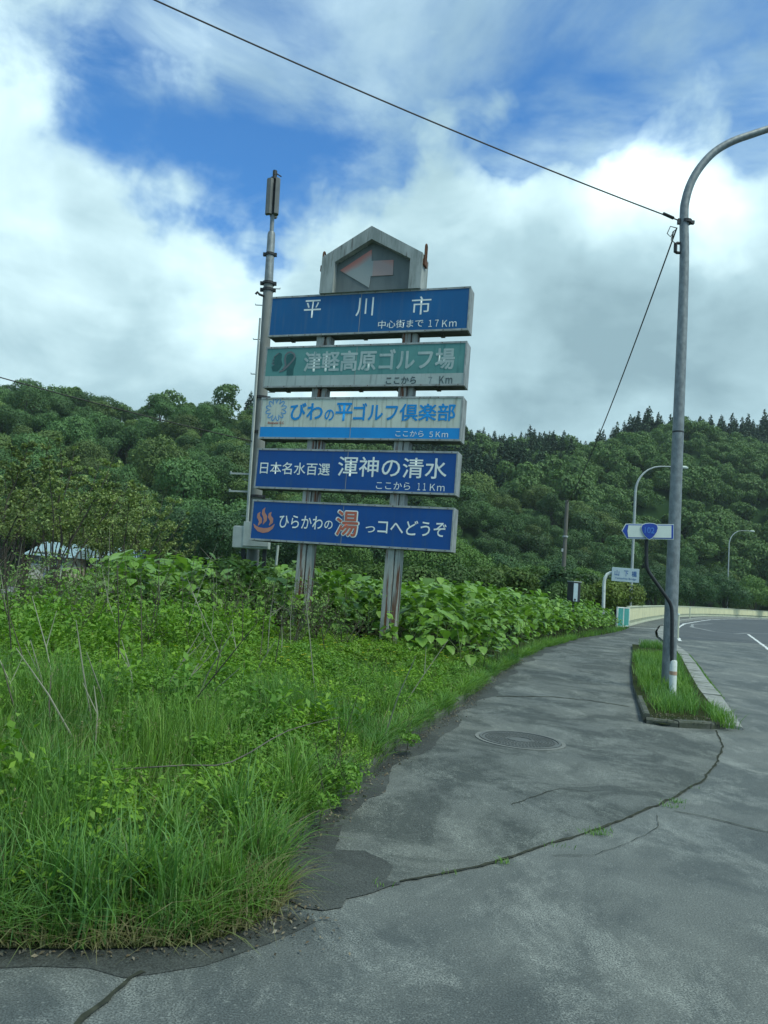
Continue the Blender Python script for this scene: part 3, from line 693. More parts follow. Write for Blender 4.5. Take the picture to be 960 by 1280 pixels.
lettering("っ", zbox(ZB, 0, 500, 536, 545, 24), MAT['ink_white'], b, FY, .008)
lettering("コへどうぞ", zbox(ZB, 0, 546, 804, 540, 56), MAT['ink_white'], b, FY, .010)
ZD = (305, 625); sd = 10.1
for dx, dy, k in ((0, 0, .85), (62, -15, 1.05), (140, 0, .85)):
    L_ = [(205, 120), (185, 150), (182, 185), (205, 225), (205, 265), (175, 312)]
    px_stroke([(205 + dx + (x - 205), 312 + dy + 10 + (y - 312) * k * 1.05) for x, y in L_], [.01, .055, .075, .085, .07, .01], ZD, sd, MAT['ink_salmon'], b, name='steam_mark')
px_stroke([(120, 300), (140, 335), (180, 368), (240, 385), (300, 378), (350, 350), (385, 305)], [.01, .05, .085, .10, .085, .055, .01], ZD, sd, MAT['ink_salmon'], b, name='basin_mark')
# posts: H sections
for x0, x1 in ((-3.09, -2.79), (-1.275, -.985)):
    mb = MB(); mb.box(x0, x0 + .17, .06, .31, -.1, 7.3); mb.box(x1 - .10, x1, .08, .30, -.1, 7.3); mb.box(x0 + .17, x1 - .10, .12, .27, -.1, 7.3)
    mb.build('post', MAT['rust_post'], sign, bevel=.006)
# pentagonal arrow box
pe = [(-3.075, 7.287), (-.958, 7.287), (-.958, 8.0), (-2.06, 8.635), (-3.075, 8.05)]
pin = [(-2.79, 7.287), (-1.20, 7.287), (-1.20, 7.90), (-2.04, 8.36), (-2.79, 7.93)]
mb = MB(); n = 5; y0, y1 = -.05, .40
vs = [(p[0], y0, p[1]) for p in pe] + [(p[0], y0, p[1]) for p in pin] + [(p[0], y1, p[1]) for p in pe] + [(p[0], .10, p[1]) for p in pin]
fs = []
for i in range(5):
    j = (i + 1) % 5
    if i != 0: fs.append((i, j, 5 + j, 5 + i)); fs.append((5 + i, 5 + j, 15 + j, 15 + i))
    fs.append((i, 10 + i, 10 + j, j))
fs.append((14, 13, 12, 11, 10)); mb.add(vs, fs)
pb = mb.build('arrow_box', MAT['weathered'], sign)
mb = MB(); mb.prism(pin, .10, .13); mb.build('recess_panel', MAT['recess'], pb)
ZE = (395, 280); se = 6.62
def rp(x, y): return bp(ZE[0] + x / se, ZE[1] + y / se, .09)
A = [rp(200, 385), rp(438, 527), rp(452, 432), rp(636, 422), rp(642, 298), rp(462, 306), rp(462, 212)]
mb = MB(); mb.prism(A, .085, .10); mb.build('arrow', MAT['arrow'], pb)
for x in (-3.10, -.935):
    mb = MB(); pts = [(x, .05, 7.85), (x, .05, 8.16)] + [(x, .05 + .05 * (1 - math.cos(a)), 8.16 + .07 * math.sin(a)) for a in (.6, 1.2, 1.6, 2.0, 2.6, 3.14)] + [(x, .15, 7.9)]
    mb.tube(pts, .018, 6); mb.box(x - .02, x + .02, .0, .2, 7.78, 7.9); mb.build('lifting_hook', MAT['rust'], pb)

# ------------------------------------------------------------------ antenna pole
YA = 17.0
xb = at(317, 665, YA).x + .11
def zat(px, py): return at(px, py, YA).z
pole = thing('antenna_pole', 'tall grey concrete pole with cylindrical antenna and step bolts left of the sign boards', 'pole', (xb, YA, 0)); pole.rotation_euler = (0, -.038, 0)
mb = MB(); ztop = zat(333, 355); mb.tube([(0, 0, -.1), (0, 0, ztop)], [.150, .115], 18); mb.build('shaft', MAT['pole_concrete'], pole, True)
z2 = zat(338, 290); mb = MB(); mb.tube([(0, 0, ztop - .02), (0, 0, z2 - .06), (0, 0, z2)], [.105, .092, .078], 14); mb.build('upper_tube', MAT['galv'], pole, True)
z3 = zat(341, 269); mb = MB(); mb.tube([(0, 0, z2), (0, 0, z3 + .1)], .05, 10); mb.build('mast', MAT['galv'], pole, True)
z4 = zat(343, 225); a_ = MB()
for k in range(3):
    an = math.radians(90 + 120 * k); cx, cy = .10 * math.cos(an), .10 * math.sin(an)
    q = math.radians(120 * k + 45); c_, s_ = math.cos(q), math.sin(q); a_.slab([(cx + c_ * u - s_ * v, cy + s_ * u + c_ * v) for u, v in ((-.085, -.05), (.085, -.05), (.085, .02), (.04, .06), (-.04, .06), (-.085, .02))], z3, z4)
an_ = a_.build('antenna', MAT['antenna'], pole, True)
mb = MB(); mb.tube([(0, 0, z3 + .1), (0, 0, z4 + .12)], .05, 8); mb.tube([(0, 0, z4 + .0), (0, 0, z4 + .05)], .10, 10); mb.tube([(0, 0, z4 + .12), (0, 0, z4 + .24)], .055, 8); mb.tube([(0, 0, z4 + .2), (.16, 0, z4 + .1)], .015, 6); mb.build('antenna_head', MAT['dark_steel'], an_)
mb = MB(); mb.tube([(0, 0, z3 + .02), (0, 0, z3 + .16)], .085, 10); mb.build('antenna_clamp', MAT['dark_steel'], an_)
for zz, r in ((ztop + .02, .148), (ztop - .14, .14), (zat(337, 318), .118), (zat(325, 497), .155), (zat(320, 540), .16), (zat(312, 620), .168)):
    mb = MB(); mb.tube([(0, 0, zz - .03), (0, 0, zz + .03)], r, 14); mb.box(-r - .05, -r + .02, -.03, .03, zz - .04, zz + .04); mb.box(r - .02, r + .04, -.03, .03, zz - .04, zz + .04); mb.build('clamp', MAT['dark_steel'], pole)
zz = ztop - .1; k = 0; mbolt = MB(); mbolt.tube([(0, 0, 0), (-.16, 0, 0), (-.16, 0, .03)], .011, 6); me_b = mbolt.mesh('step_bolt', MAT['galv'])
while zz > 1.6:
    o = bpy.data.objects.new('step_bolt', me_b); link(o, pole); r = .12 + (.165 - .12) * (1 - zz / ztop)
    o.location = ((-r if k % 2 else r), 0, zz); o.rotation_euler = (0, 0, 0 if k % 2 else math.pi); zz -= .42; k += 1
mb = MB(); mb.tube([(-.18, -.05, 2.2), (-.165, -.04, 5.5), (-.15, -.03, 7.6)], .024, 6); mb.tube([(-.14, -.14, 2.2), (-.12, -.12, 7.0)], .02, 6); mb.build('conduit', MAT['cabinet'], pole)
for zz in (zat(310, 592), zat(308, 614)):
    mb = MB(); mb.box(-.62, -.19, -.03, .03, zz - .02, zz + .02); mb.tube([(-.62, 0, zz - .03), (-.62, 0, zz + .05)], .02, 6); mb.build('bracket', MAT['galv_far'], pole)
mb = MB(); mb.tube([(-.08, -.1, ztop - .33), (-.18, -.11, ztop - .30), (-.23, -.12, ztop - .25), (-.27, -.12, ztop - .3)], .03, 8); mb.build('lamp_head', MAT['dark_steel'], pole)
zc0, zc1 = zat(305, 686), zat(305, 660)
mb = MB(); mb.box(-.37, .42, -.52, -.2, zc0, zc1 + .02); cb = mb.build('cabinet', MAT['cabinet'], pole, bevel=.015)
mb = MB(); mb.box(-.15, .42, -.56, -.52, zc0 + .05, zc1 + .12); mb.build('cabinet_door', MAT['cabinet'], cb, bevel=.008)
mb = MB(); mb.box(-.38, -.12, -.54, -.51, zc0 + .02, zc1); mb.build('side_box', MAT['cabinet'], cb)
mb = MB(); mb.box(-.2, -.12, -.4, -.3, .3, zc0); mb.box(.28, .36, -.4, -.3, .3, zc0); mb.build('cabinet_leg', MAT['dark_steel'], cb)
mb = MB(); mb.tube([(.62, -.4, zc0 + .1), (.60, -.4, zc0 - .35)], .03, 6); mb.build('white_pipe', MAT['white_post'], pole)

# ------------------------------------------------------------------ street lamps, cables
lp = thing('street_lamp', 'tall galvanised street lamp with curved arm standing in the grass island', 'street lamp', (5.22, 13.2, 0))
L0 = Vector((5.22, 13.2, 0)); pts = [(0, 0, .02), (0, 0, 4), (0, 0, 7.6)]
for q in ((855, 272), (857, 250), (864, 228), (876, 208), (893, 190), (915, 177), (940, 168), (965, 160), (1010, 148), (1070, 136), (1110, 131)):
    pts.append(tuple(at(q[0], q[1], 13.2) - L0))
rads = [.122, .102, .085] + [.08, .078, .076, .074, .072, .070, .068, .066, .063, .058, .055]
npt = len(pts); pts = smooth(pts, 4); rads = [float(v) for v in np.interp(np.linspace(0, npt - 1, len(pts)), range(npt), rads)]
mb = MB(); mb.tube(pts, rads, 20); mb.build('pole', MAT['galv'], lp, True)
e = Vector(pts[-1]); mb = MB(); mb.tube([e, e + Vector((.12, 0, .01)), e + Vector((.6, 0, .04)), e + Vector((.85, 0, .02))], [.06, .13, .15, .05], 12); mb.build('lantern', MAT['galv_far'], lp, True)
mb = MB(); mb.box(-.045, .045, -.135, -.10, .75, 1.05); mb.build('access_door', MAT['galv'], lp, bevel=.008)
mb = MB(); mb.box(-.2, .2, -.2, .2, -.02, .05)
for bx_ in (-.155, .155):
    for by_ in (-.155, .155): mb.tube([(bx_, by_, .05), (bx_, by_, .11)], .018, 6)
mb.build('base_plate', MAT['galv'], lp)
mb = MB(); mb.tube([(0, 0, 4.7), (0, 0, 4.73)], .1, 20); mb.build('strap', MAT['dark_steel'], lp)
mb = MB()
zc = at(850, 277, 13.2).z; mb.tube([(0, 0, zc - .03), (0, 0, zc + .03)], .105, 16); mb.box(-.16, -.09, -.03, .03, zc - .05, zc + .05); mb.box(.09, .15, -.03, .03, zc - .03, zc + .03); mb.build('clamp', MAT['dark_steel'], lp)
for py, up in ((304, -1), (316, 1)):
    z = at(848, py, 13.2).z; mb = MB(); mb.tube([(-.06, 0, z), (-.15, 0, z), (-.18, 0, z + .02 * up), (-.18, 0, z + .10 * up)], [.025, .03, .035, .035], 8); mb.build('conduit_elbow', MAT['dark_steel'], lp)
def lamp_far(loc, top, arm, label, r0=.09):
    t = thing('street_lamp', label, 'street lamp', loc, 0, 'slender grey street lamps beyond the bridge railing')
    H = top; q = H * .17; pts = [(0, 0, 0), (0, 0, H * .4), (0, 0, H - q)] + [(arm * .62 * (1 - math.cos(a)), 0, H - q + q * math.sin(a)) for a in (.2, .4, .6, .8, 1.0, 1.25, 1.5)] + [(arm, 0, H + .06)]
    mb = MB(); mb.tube(pts, [r0 * (1 - .6 * k / (len(pts) - 1)) for k in range(len(pts))], 10); mb.build('pole', MAT['galv_far'], t, True)
    mb = MB(); mb.tube([(arm - .1, 0, H + .03), (arm + .05, 0, H + .04), (arm + .5, 0, H + .05), (arm + .62, 0, H + .03)], [.05, .10, .10, .03], 8); mb.build('lantern', MAT['sign_white'], t, True)
YL1 = 46.0; p1 = at(788, 757, YL1); lamp_far((p1.x, YL1, .2), at(826, 583, YL1).z - .2, at(848, 583, YL1).x - p1.x, 'distant slender lamp with curved arm behind the arrow route sign')
p2 = at(909, 757, 104); lamp_far((p2.x, 104, .7), at(935, 664, 104).z - .7, at(938, 664, 104).x - p2.x, 'farther small lamp beyond the bridge railing near right edge')
def catenary(a, b, sag, n=28):
    a = Vector(a); b = Vector(b); return [a.lerp(b, t / n) - Vector((0, 0, sag * 4 * (t / n) * (1 - t / n))) for t in range(n + 1)]
cend = Vector(at(847, 275, 13.2))
far_end = at(235, 0, 10.0); dirv = (far_end - cend)
mb = MB(); mb.tube(catenary(cend, cend + dirv * 1.9 + Vector((0, 0, .1)), .28), .0125, 5); o = mb.build('overhead_cable', MAT['cable']); tag(o, 'long black overhead cable crossing the sky to the near lamp pole', 'cable')
mb = MB(); mb.tube([cend + dirv.normalized() * .10, cend + dirv.normalized() * .34], .03, 6); q = mb.build('cable_grip', MAT['cable'], o)
fp_top = at(709, 625, 45)
mb = MB(); mb.tube(catenary(at(846, 285, 13.2), fp_top + Vector((0, 0, -.2)), .55), [.014 + .010 * i / 28 for i in range(29)], 5); o2 = mb.build('overhead_cable', MAT['cable']); tag(o2, 'black cable dropping steeply from the lamp pole toward the hillside', 'cable')
mb = MB()
for pl in ([(846, 285), (838, 283), (834, 292), (838, 296), (843, 288), (840, 298)], [(846, 286), (841, 290), (839, 300), (845, 305)]):
    mb.tube([at(x, y, 13.15) for x, y in pl], .009, 5)
mb.build('cable_loop', MAT['cable'], o2)
mb = MB(); mb.tube(catenary(at(-260, 395, 12), at(322, 553, YA), .1), .012, 5); o = mb.build('overhead_cable', MAT['cable']); tag(o, 'thin dark cable over the left hillside running to the antenna pole', 'cable')

# ------------------------------------------------------------------ arrow route sign on a bent pipe
YR = 12.1
rs = thing('route_sign', 'blue and white arrow route sign on a bent dark pipe with white base post', 'sign', (at(840, 880, YR).x, YR, 0)); R0 = Vector(rs.location)
P_ = [tuple(at(x, y, YR) - R0) for x, y in ((839.5, 872), (840, 800), (840, 768), (838.6, 757), (834, 748), (815, 721), (810, 713), (808, 703), (808, 672))]
mb = MB(); mb.tube(smooth(P_, 3), .029, 10); mb.build('pipe', MAT['dark_steel'], rs, True)
zb1 = at(838, 825, YR).z; mb = MB(); mb.tube([(0, 0, .05), (0, 0, zb1 - .02), (0, 0, zb1)], [.058, .056, .045], 14); mb.build('base_post', MAT['white_post'], rs, True)
zo = at(838, 841, YR).z; mb = MB(); mb.tube([(0, 0, zo - .03), (0, 0, zo + .03)], .0595, 14); mb.build('reflective_band', MAT['orange_band'], rs)
def spt(x, y): v = at(760 + x / 10.667, 640 + y / 10.667, YR) - R0; return (v.x, v.z)
def plate(pts, ya, yb, mat, name, par):
    P = [spt(*p) for p in pts]; a = sum(P[i][0] * P[(i + 1) % len(P)][1] - P[(i + 1) % len(P)][0] * P[i][1] for i in range(len(P)))
    if a < 0: P = P[::-1]
    mb = MB(); mb.prism(P, ya, yb); return mb.build(name, mat, par)
ol = [(162, 256), (215, 160), (852, 168), (850, 372), (230, 362)]
arr = plate(ol, -.075, -.055, MAT['sign_back'], 'arrow_plate', rs)
plate(ol, -.080, -.0755, MAT['sign_white'], 'arrow_rim', arr)
plate([(172, 256), (221, 170), (845, 178), (843, 362), (235, 352)], -.084, -.0805, MAT['sign_blue'], 'arrow_border', arr)
plate([(236, 256), (250, 183), (818, 187), (816, 350), (246, 342)], -.088, -.0845, MAT['sign_white'], 'arrow_face', arr)
def shield(k):
    cx, cy = 522, 262; P = [(408, 215), (425, 172), (470, 155), (525, 150), (580, 155), (625, 172), (642, 215), (625, 275), (590, 325), (555, 360), (522, 376), (490, 360), (455, 325), (425, 275)]
    return [(cx + (x - cx) * k, cy + (y - cy) * k) for x, y in P]
sh = plate(shield(1), -.100, -.0885, MAT['sign_white'], 'route_shield', rs)
plate(shield(.92), -.104, -.1005, MAT['sign_blue'], 'shield_face', sh)
b0, b1 = spt(455, 285), spt(590, 215)
lettering("102", (b0[0], b1[0], b0[1], b1[1]), MAT['sign_blue_pale'], sh, -.104, .02, .002)

# ------------------------------------------------------------------ bridge name sign on white bent pipe
YB = 38.5
bs = thing('bridge_name_sign', 'pale blue bridge name sign on a white bent pipe by the railing', 'sign', (at(754, 772, YB).x, YB, .2)); B0 = Vector(bs.location)
mb = MB(); mb.tube([(0, 0, 0)] + [tuple(at(x, y, YB) - B0) for x, y in ((754, 765), (755, 730), (756, 723), (759, 718), (763, 716), (767, 716))] + [tuple(at(790, 717, YB) - B0 + Vector((0, .05, 0)))], .085, 10); mb.build('pipe', MAT['white_post'], bs, True)
c0, c1 = at(764, 725.5, YB - .12) - B0, at(799, 711, YB - .12) - B0
mb = MB(); mb.box(c0.x, c1.x, -.17, -.12, c0.z - .02, c1.z - .02); pt = mb.build('name_plate', MAT['plate'], bs, bevel=.01)
w = c1.x - c0.x; h = c1.z - c0.z; zb = c0.z - .02
for s, a, b2 in (("山", .10, .27), ("下", .44, .60), ("橋", .72, .91)): lettering(s, (c0.x + w * a, c0.x + w * b2, zb + h * .40, zb + h * .82), MAT['plate_ink'], pt, -.17, .02)
lettering("Yamashita Bridge", (c0.x + w * .12, c0.x + w * .90, zb + h * .13, zb + h * .30), MAT['plate_ink'], pt, -.17, .01)

# far wooden pole and the box beside it
fp = thing('utility_pole', 'old pale wooden pole rising from ivy in front of the hillside', 'pole', (fp_top.x, 45, 0))
mb = MB(); mb.tube([(0, 0, -.3), (0, 0, fp_top.z)], [.15, .11], 12); mb.build('shaft', MAT['wood_pole'], fp, True)
mb = MB(); mb.tube([(0, 0, fp_top.z - 2.3), (0, 0, fp_top.z - 2.2)], .17, 10); mb.build('band', MAT['galv_far'], fp); mb = MB(); mb.box(-.2, -.1, -.1, .0, fp_top.z - 3.2, fp_top.z - 3.0); mb.build('bracket', MAT['galv_far'], fp)
YX = 30.0; bx0 = at(712, 752, YX); bx1 = at(725, 728, YX)
tb = thing('equipment_box', 'dark framed box with white front panel beside the wooden pole', 'box', ((bx0.x + bx1.x) / 2, YX, 0), math.radians(28))
hw = (bx1.x - bx0.x) / 2 + .02
mb = MB(); mb.box(-hw, hw * .9, -.12, .22, bx0.z, bx1.z); bd = mb.build('housing', MAT['dark_steel'], tb, bevel=.01)
mb = MB(); mb.box(-hw + .02, .03, -.135, -.121, bx0.z + .03, bx1.z - .05); mb.build('front_panel', MAT['plate'], bd)
mb = MB(); mb.box(-hw + .06, -.06, -.15, -.136, bx0.z + .06, bx0.z + .13); mb.build('latch', MAT['dark_steel'], bd)
mb = MB(); mb.box(-hw - .01, hw * .9 + .02, -.16, .24, bx1.z, bx1.z + .03); mb.build('cap', MAT['galv_far'], bd)
mb = MB(); mb.tube([(0, .05, 0), (0, .05, bx0.z)], .05, 8); mb.build('pipe', MAT['dark_steel'], tb)

# ------------------------------------------------------------------ bridge railing
br = thing('bridge_railing', 'long cream bridge railing with solid panels curving away to the right', 'railing', (13.8, 40.6, 0)); BR0 = Vector(br.location)
RP = poly_resample(RAIL, 2.0)
def rel(x, y, z): return (x - BR0.x, y - BR0.y, z)
def wall_piece(a, b, w, z0, z1, out=0.0):
    a = Vector(a); b = Vector(b); t = (b - a).normalized(); n = Vector((-t.y, t.x)); mb = MB(); za, zb = float(walkz(a.x, a.y)), float(walkz(b.x, b.y)); a = a + n * out; b = b + n * out
    vs = []
    for p, zz in ((a, za), (b, zb)):
        vs += [rel(p.x, p.y, zz + z0), rel(p.x + n.x * w, p.y + n.y * w, zz + z0), rel(p.x + n.x * w, p.y + n.y * w, zz + z1), rel(p.x, p.y, zz + z1)]
    mb.add(vs, [(0, 1, 5, 4), (1, 2, 6, 5), (2, 3, 7, 6), (3, 0, 4, 7), (3, 2, 1, 0), (4, 5, 6, 7)]); return mb
for i, (a, b) in enumerate(zip(RP[:-1], RP[1:])):
    t = (Vector(b) - Vector(a)).normalized() * .02
    a2 = (a[0] + t.x, a[1] + t.y); b2 = (b[0] - t.x, b[1] - t.y)
    wall_piece(a2, b2, .05, .30, 1.02).build('panel', MAT['rail'], br)
    m = wall_piece(a, b, .16, 1.02, 1.09, -.04); m.build('cap_rail', MAT['rail_cap'], br)
    m = wall_piece(a, b, .20, 0, .12, -.02); m.build('plinth', MAT['rail_cap'], br)
mbl = []
sp_ = poly_resample(RAIL, .5); m = MB(); big = MB()
for i, a in enumerate(sp_[:-1]):
    if i > 290: break
    a = Vector(a); b = Vector(sp_[i + 1]); t = (b - a).normalized(); wp = wall_piece(a, a + t * .14, .06, .12, .30)
    big.add(wp.v, wp.f)
big.build('stub_post', MAT['rail_cap'], br, kind='stuff')
# turquoise lattice at the railing's near end
fx = thing('lattice_fence', 'short turquoise lattice fence at the near end of the cream railing', 'fence', (13.0, 39.4, 0)); F0 = Vector((13.0, 39.4, 0))
fa, fb = Vector((12.05, 37.3)), Vector((13.6, 40.15)); zl = .33
def fpt(k, z): p = fa.lerp(fb, k); return (p.x - F0.x, p.y - F0.y, z + zl)
for k in (0, .5, 1): mb = MB(); mb.tube([fpt(k, 0), fpt(k, 1.12)], .05, 6); mb.build('post', MAT['white_post'], fx)
for z in (.12, 1.08): mb = MB(); mb.tube([fpt(0, z), fpt(1, z)], .035, 6); mb.build('rail', MAT['white_post'], fx)
for k in np.linspace(.04, .96, 13): mb = MB(); mb.tube([fpt(k, .12), fpt(k + (.03 if k < .9 else 0), 1.08)], .03, 4); mb.build('bar', MAT['turq'], fx)
# small posts along the kerb of the bridge
for i, (x, y) in enumerate([(848, 790), (875, 770), (920, 767)]):
    Y = (33.5, 52, 72)[i]; k = min(range(len(KERB) - 1), key=lambda j: abs(KERB[j][1] - Y)); kx = KERB[k][0] - .3; Y = KERB[k][1]
    z0 = float(walkz(kx, Y)); px = [at(848, 770, Y).x, kx, kx][i]
    t = thing('delineator_post', ['white kerb post between the lamp pole and the bridge railing', 'second small kerb post, in front of the railing', 'third and farthest small kerb post, in front of the railing'][i], 'post', (px, Y, z0), 0, 'small posts along the bridge kerb')
    mb = MB(); mb.tube([(0, 0, 0), (0, 0, 1.0)], .055, 8); mb.build('shaft', MAT['rail_cap'], t); mb = MB(); mb.tube([(0, 0, 1.0), (0, 0, 1.06)], [.07, .04], 8); mb.build('cap', MAT['sign_white'], t)

# ------------------------------------------------------------------ houses behind the left trees
def house(x0, x1, y0, y1, z0, h, wall, roof, label, nwin):
    t = thing('house', label, 'house', ((x0 + x1) / 2, y0, z0)); cx = (x0 + x1) / 2; w = (x1 - x0) / 2; d = y1 - y0
    mb = MB(); mb.box(-w, w, 0, d, -.5, h); mb.build('wall', wall, t)
    mb = MB(); e = .5; mb.add([(-w - e, -e, h), (w + e, -e, h), (w + e, d + e, h), (-w - e, d + e, h), (-w - e, d / 2, h + 1.3), (w + e, d / 2, h + 1.3)], [(0, 1, 5, 4), (2, 3, 4, 5), (1, 2, 5), (3, 0, 4), (0, 3, 2, 1)]); mb.build('roof', roof, t)
    for k in range(nwin):
        wx = -w + (k + .5) * 2 * w / nwin; mb = MB(); mb.box(wx - .75, wx + .75, -.05, .02, .9, 2.1); f = mb.build('window', MAT['white_post'], t)
        mb = MB(); mb.box(wx - .65, wx - .03, -.06, -.045, 1.0, 2.0); mb.box(wx + .03, wx + .65, -.06, -.045, 1.0, 2.0); mb.build('pane', MAT['glass'], f)
    mb = MB(); mb.box(w * .1 - .45, w * .1 + .45, -.04, .02, -.4, 1.6 if nwin % 2 else .6); mb.build('door', MAT['roof_grey'], t)
house(at(38, 700, 62).x, at(84, 700, 62).x, 62, 69, .2, 1.7, MAT['wall_cream'], MAT['roof_teal'], 'low cream building with teal roof behind the left trees', 2)
house(at(88, 700, 66).x, at(118, 700, 66).x, 66, 72, .2, 1.8, MAT['wall_pink'], MAT['roof_grey'], 'low pink walled building behind the left trees', 1)
house(at(122, 700, 63).x, at(160, 700, 63).x, 63, 70, .2, 1.7, MAT['wall_cream'], MAT['roof_teal'], 'rightmost low cream building glimpsed between trunks', 2)

# ------------------------------------------------------------------ hills
RT = [(-.9, .25), (-.542, .242), (-.477, .251), (-.377, .25), (-.266, .247), (-.188, .239), (-.078, .236), (.011, .236), (.1, .235), (.177, .237), (.288, .237), (.353, .258), (.452, .272), (.519, .272), (.9, .25)]
def ridge(t):
    e = np.interp(t, [a for a, _ in RT], [b for _, b in RT]); R = np.interp(t, [-.25, .05, .25, .5], [165, 235, 240, 275]); foot = np.interp(t, [-.25, .05, .2, .5], [82, 100, 112, 150])
    return e, R, foot
def hz(x, y):
    x = np.asarray(x, float); y = np.asarray(y, float); t = x / np.maximum(y, 1); e, R, foot = ridge(t)
    top = e * R + 1.5 - np.interp(t, [-.25, .05], [7, 9.5])
    s = (y - foot) / (R - foot); z = np.where(s < 1, top * np.clip(s, 0, 1) ** .92, top - (s - 1) * 14)
    bumpy = 2.2 * np.sin(x * .07 + 1) * np.sin(y * .06) + 1.4 * np.sin(x * .17 + y * .05)
    spur = 9 * np.exp(-((t - .42) / .17) ** 2 - ((y - 205) / 32) ** 2)
    return np.where(y < foot, -.4, -.4 + np.maximum(z, 0) + (bumpy + spur) * np.clip(s * 3, 0, 1))
ts = np.linspace(-1.1, 1.1, 150); ys = np.concatenate([np.linspace(76, 340, 85)])
TT, YY = np.meshgrid(ts, ys); XX = TT * YY; ZZ = hz(XX, YY); V = np.stack([XX, YY, ZZ], -1).reshape(-1, 3)
idx = np.arange(len(V)).reshape(TT.shape); F = np.stack([idx[:-1, :-1], idx[:-1, 1:], idx[1:, 1:], idx[1:, :-1]], -1).reshape(-1, 4)
np_mesh('hillside', V, F, MAT['hill'], 'structure', smooth=True)

# ------------------------------------------------------------------ tree builders
def scatter(variants, X, Y, Z, S, gg):
    parts = []; kk = gg.integers(0, len(variants), len(X)); rot = gg.random(len(X)) * 6.28
    for vi, (V, F) in enumerate(variants):
        m = np.where(kk == vi)[0]
        if not len(m): continue
        c, s_ = np.cos(rot[m]), np.sin(rot[m]); Vx = (V[None, :, 0] * c[:, None] - V[None, :, 1] * s_[:, None]) * S[m][:, None] + X[m][:, None]
        Vy = (V[None, :, 0] * s_[:, None] + V[None, :, 1] * c[:, None]) * S[m][:, None] + Y[m][:, None]; Vz = V[None, :, 2] * S[m][:, None] + Z[m][:, None]
        VV = np.stack([Vx, Vy, Vz], -1).reshape(-1, 3); FF = (F[None] + (np.arange(len(m)) * len(V))[:, None, None]).reshape(-1, F.shape[1]); parts.append((VV, FF))
    return merge(parts)

def crown(g, n, R, H, z0, nl, leaf, shell=.25, flat=.85, up=.35, jit=.38):
    """leaf cards over a heap of lobes; R radius, H crown height, z0 crown base"""
    d = unit(g.normal(size=(nl, 3))); d[:, 2] = np.abs(d[:, 2]) * 1.1 - .28; d = unit(d)
    c = d * np.array([R * .62, R * .62, H * .34]) * (0.6 + .4 * g.random((nl, 1))); c[:, 2] += z0 + H * .48
    r = R * (.26 + .20 * g.random(nl)); w = r ** 2 / (r ** 2).sum(); k = g.choice(nl, n, p=w)
    dd = unit(g.normal(size=(n, 3)) + [0, 0, up]); P = c[k] + dd * (r[k] * (1 - shell * g.random(n) ** 1.6) * (1 + .10 * g.normal(size=n)))[:, None] * np.array([1, 1, flat])
    deep = np.zeros(n, bool)
    for i in range(nl): deep |= (np.linalg.norm((P - c[i]) / [1, 1, flat], axis=1) < r[i] * .68)
    P = P[~deep]; dd = dd[~deep]; N = dd + g.normal(size=P.shape) * jit
    return leaves_np(P, N, leaf * (.7 + .6 * g.random(len(P))), g), c
def limb_mesh(g, H, trunk_r, c, z0, seg=6):
    mb = MB(); top = max(H * .55, z0 + .5)
    mb.tube([(0, 0, -.3), (g.normal() * .05, g.normal() * .05, z0), (g.normal() * .15, g.normal() * .15, top)], [trunk_r, trunk_r * .75, trunk_r * .3], seg)
    for p in c[:9]:
        s = z0 * .8 + (top - z0) * float(g.random()) * .6; q = Vector(p); m_ = Vector((q.x * .45, q.y * .45, s + (q.z - s) * .6))
        mb.tube([(0, 0, s), m_, q], [trunk_r * .45, trunk_r * .25, trunk_r * .07], 4, caps=False)
    return mb
class Kind: pass
def broadleaf(seed, R, H, z0, nl, n, leaf, tr, bark='bark', mat='leaf_tree', **k):
    g = rng(seed); (V, F), c = crown(g, n, R, H - z0, z0, nl, leaf, **k); K = Kind()
    K.crown = np_mesh('crown', V, F, MAT[mat], obj=False); K.trunk = limb_mesh(g, H, tr, c, z0 + .2).mesh('trunk', MAT[bark], True); K.name = 'broadleaf_tree'; return K
def conifer(seed, R, H, n, leaf, tr, mat='needle'):
    g = rng(seed); z = H * (.10 + .90 * (1 - np.sqrt(g.random(n)))) ; s = 1 - (z / H); nb = 40
    an = g.random(n) * 2 * math.pi; lay = np.floor(z / H * 26) ; an = np.round(an * 7 / (2 * math.pi) + lay * .37) / 7 * 2 * math.pi + g.normal(size=n) * .17
    reach = R * (s ** .8 + .03) * (.78 + .3 * np.abs(np.sin(lay * 2.3 + an))); q = g.random(n) ** .55
    r = reach * q; P = np.stack([np.cos(an) * r, np.sin(an) * r, z - .35 * r + .1 * reach], 1)
    N = np.stack([np.cos(an) * .5, np.sin(an) * .5, np.ones(n)], 1) + g.normal(size=(n, 3)) * .35
    V, F = leaves_np(P, N, leaf * (.6 + .7 * g.random(n)) * (.5 + .6 * s), g, .5, .35); K = Kind(); K.crown = np_mesh('crown', V, F, MAT[mat], obj=False)
    mb = MB(); mb.tube([(0, 0, -.3), (0, 0, H * .5), (0, 0, H * .98)], [tr, tr * .6, .03], 6); K.trunk = mb.mesh('trunk', MAT['bark'], True); K.name = 'conifer_tree'; return K
def plant_tree(K, loc, s, rz, color, label, cat, group, sz=None, name=None):
    t = thing(name or K.name, label, cat, loc, rz, group); t.scale = (s, s, sz or s)
    for nm, me in (('crown', K.crown), ('trunk', K.trunk)):
        o = bpy.data.objects.new(nm, me); link(o, t); o.color = (*color, 1)
    return t
FARB = [broadleaf(100 + i, 4.3 + .35 * (i % 3), 8.6 + .7 * (i % 4), 1.0, 11 + 2 * i, 9000, .32, .22, jit=.26) for i in range(6)]
FARC = [conifer(120 + i, 2.9, 12, 1100, 1.15, .18) for i in range(4)]
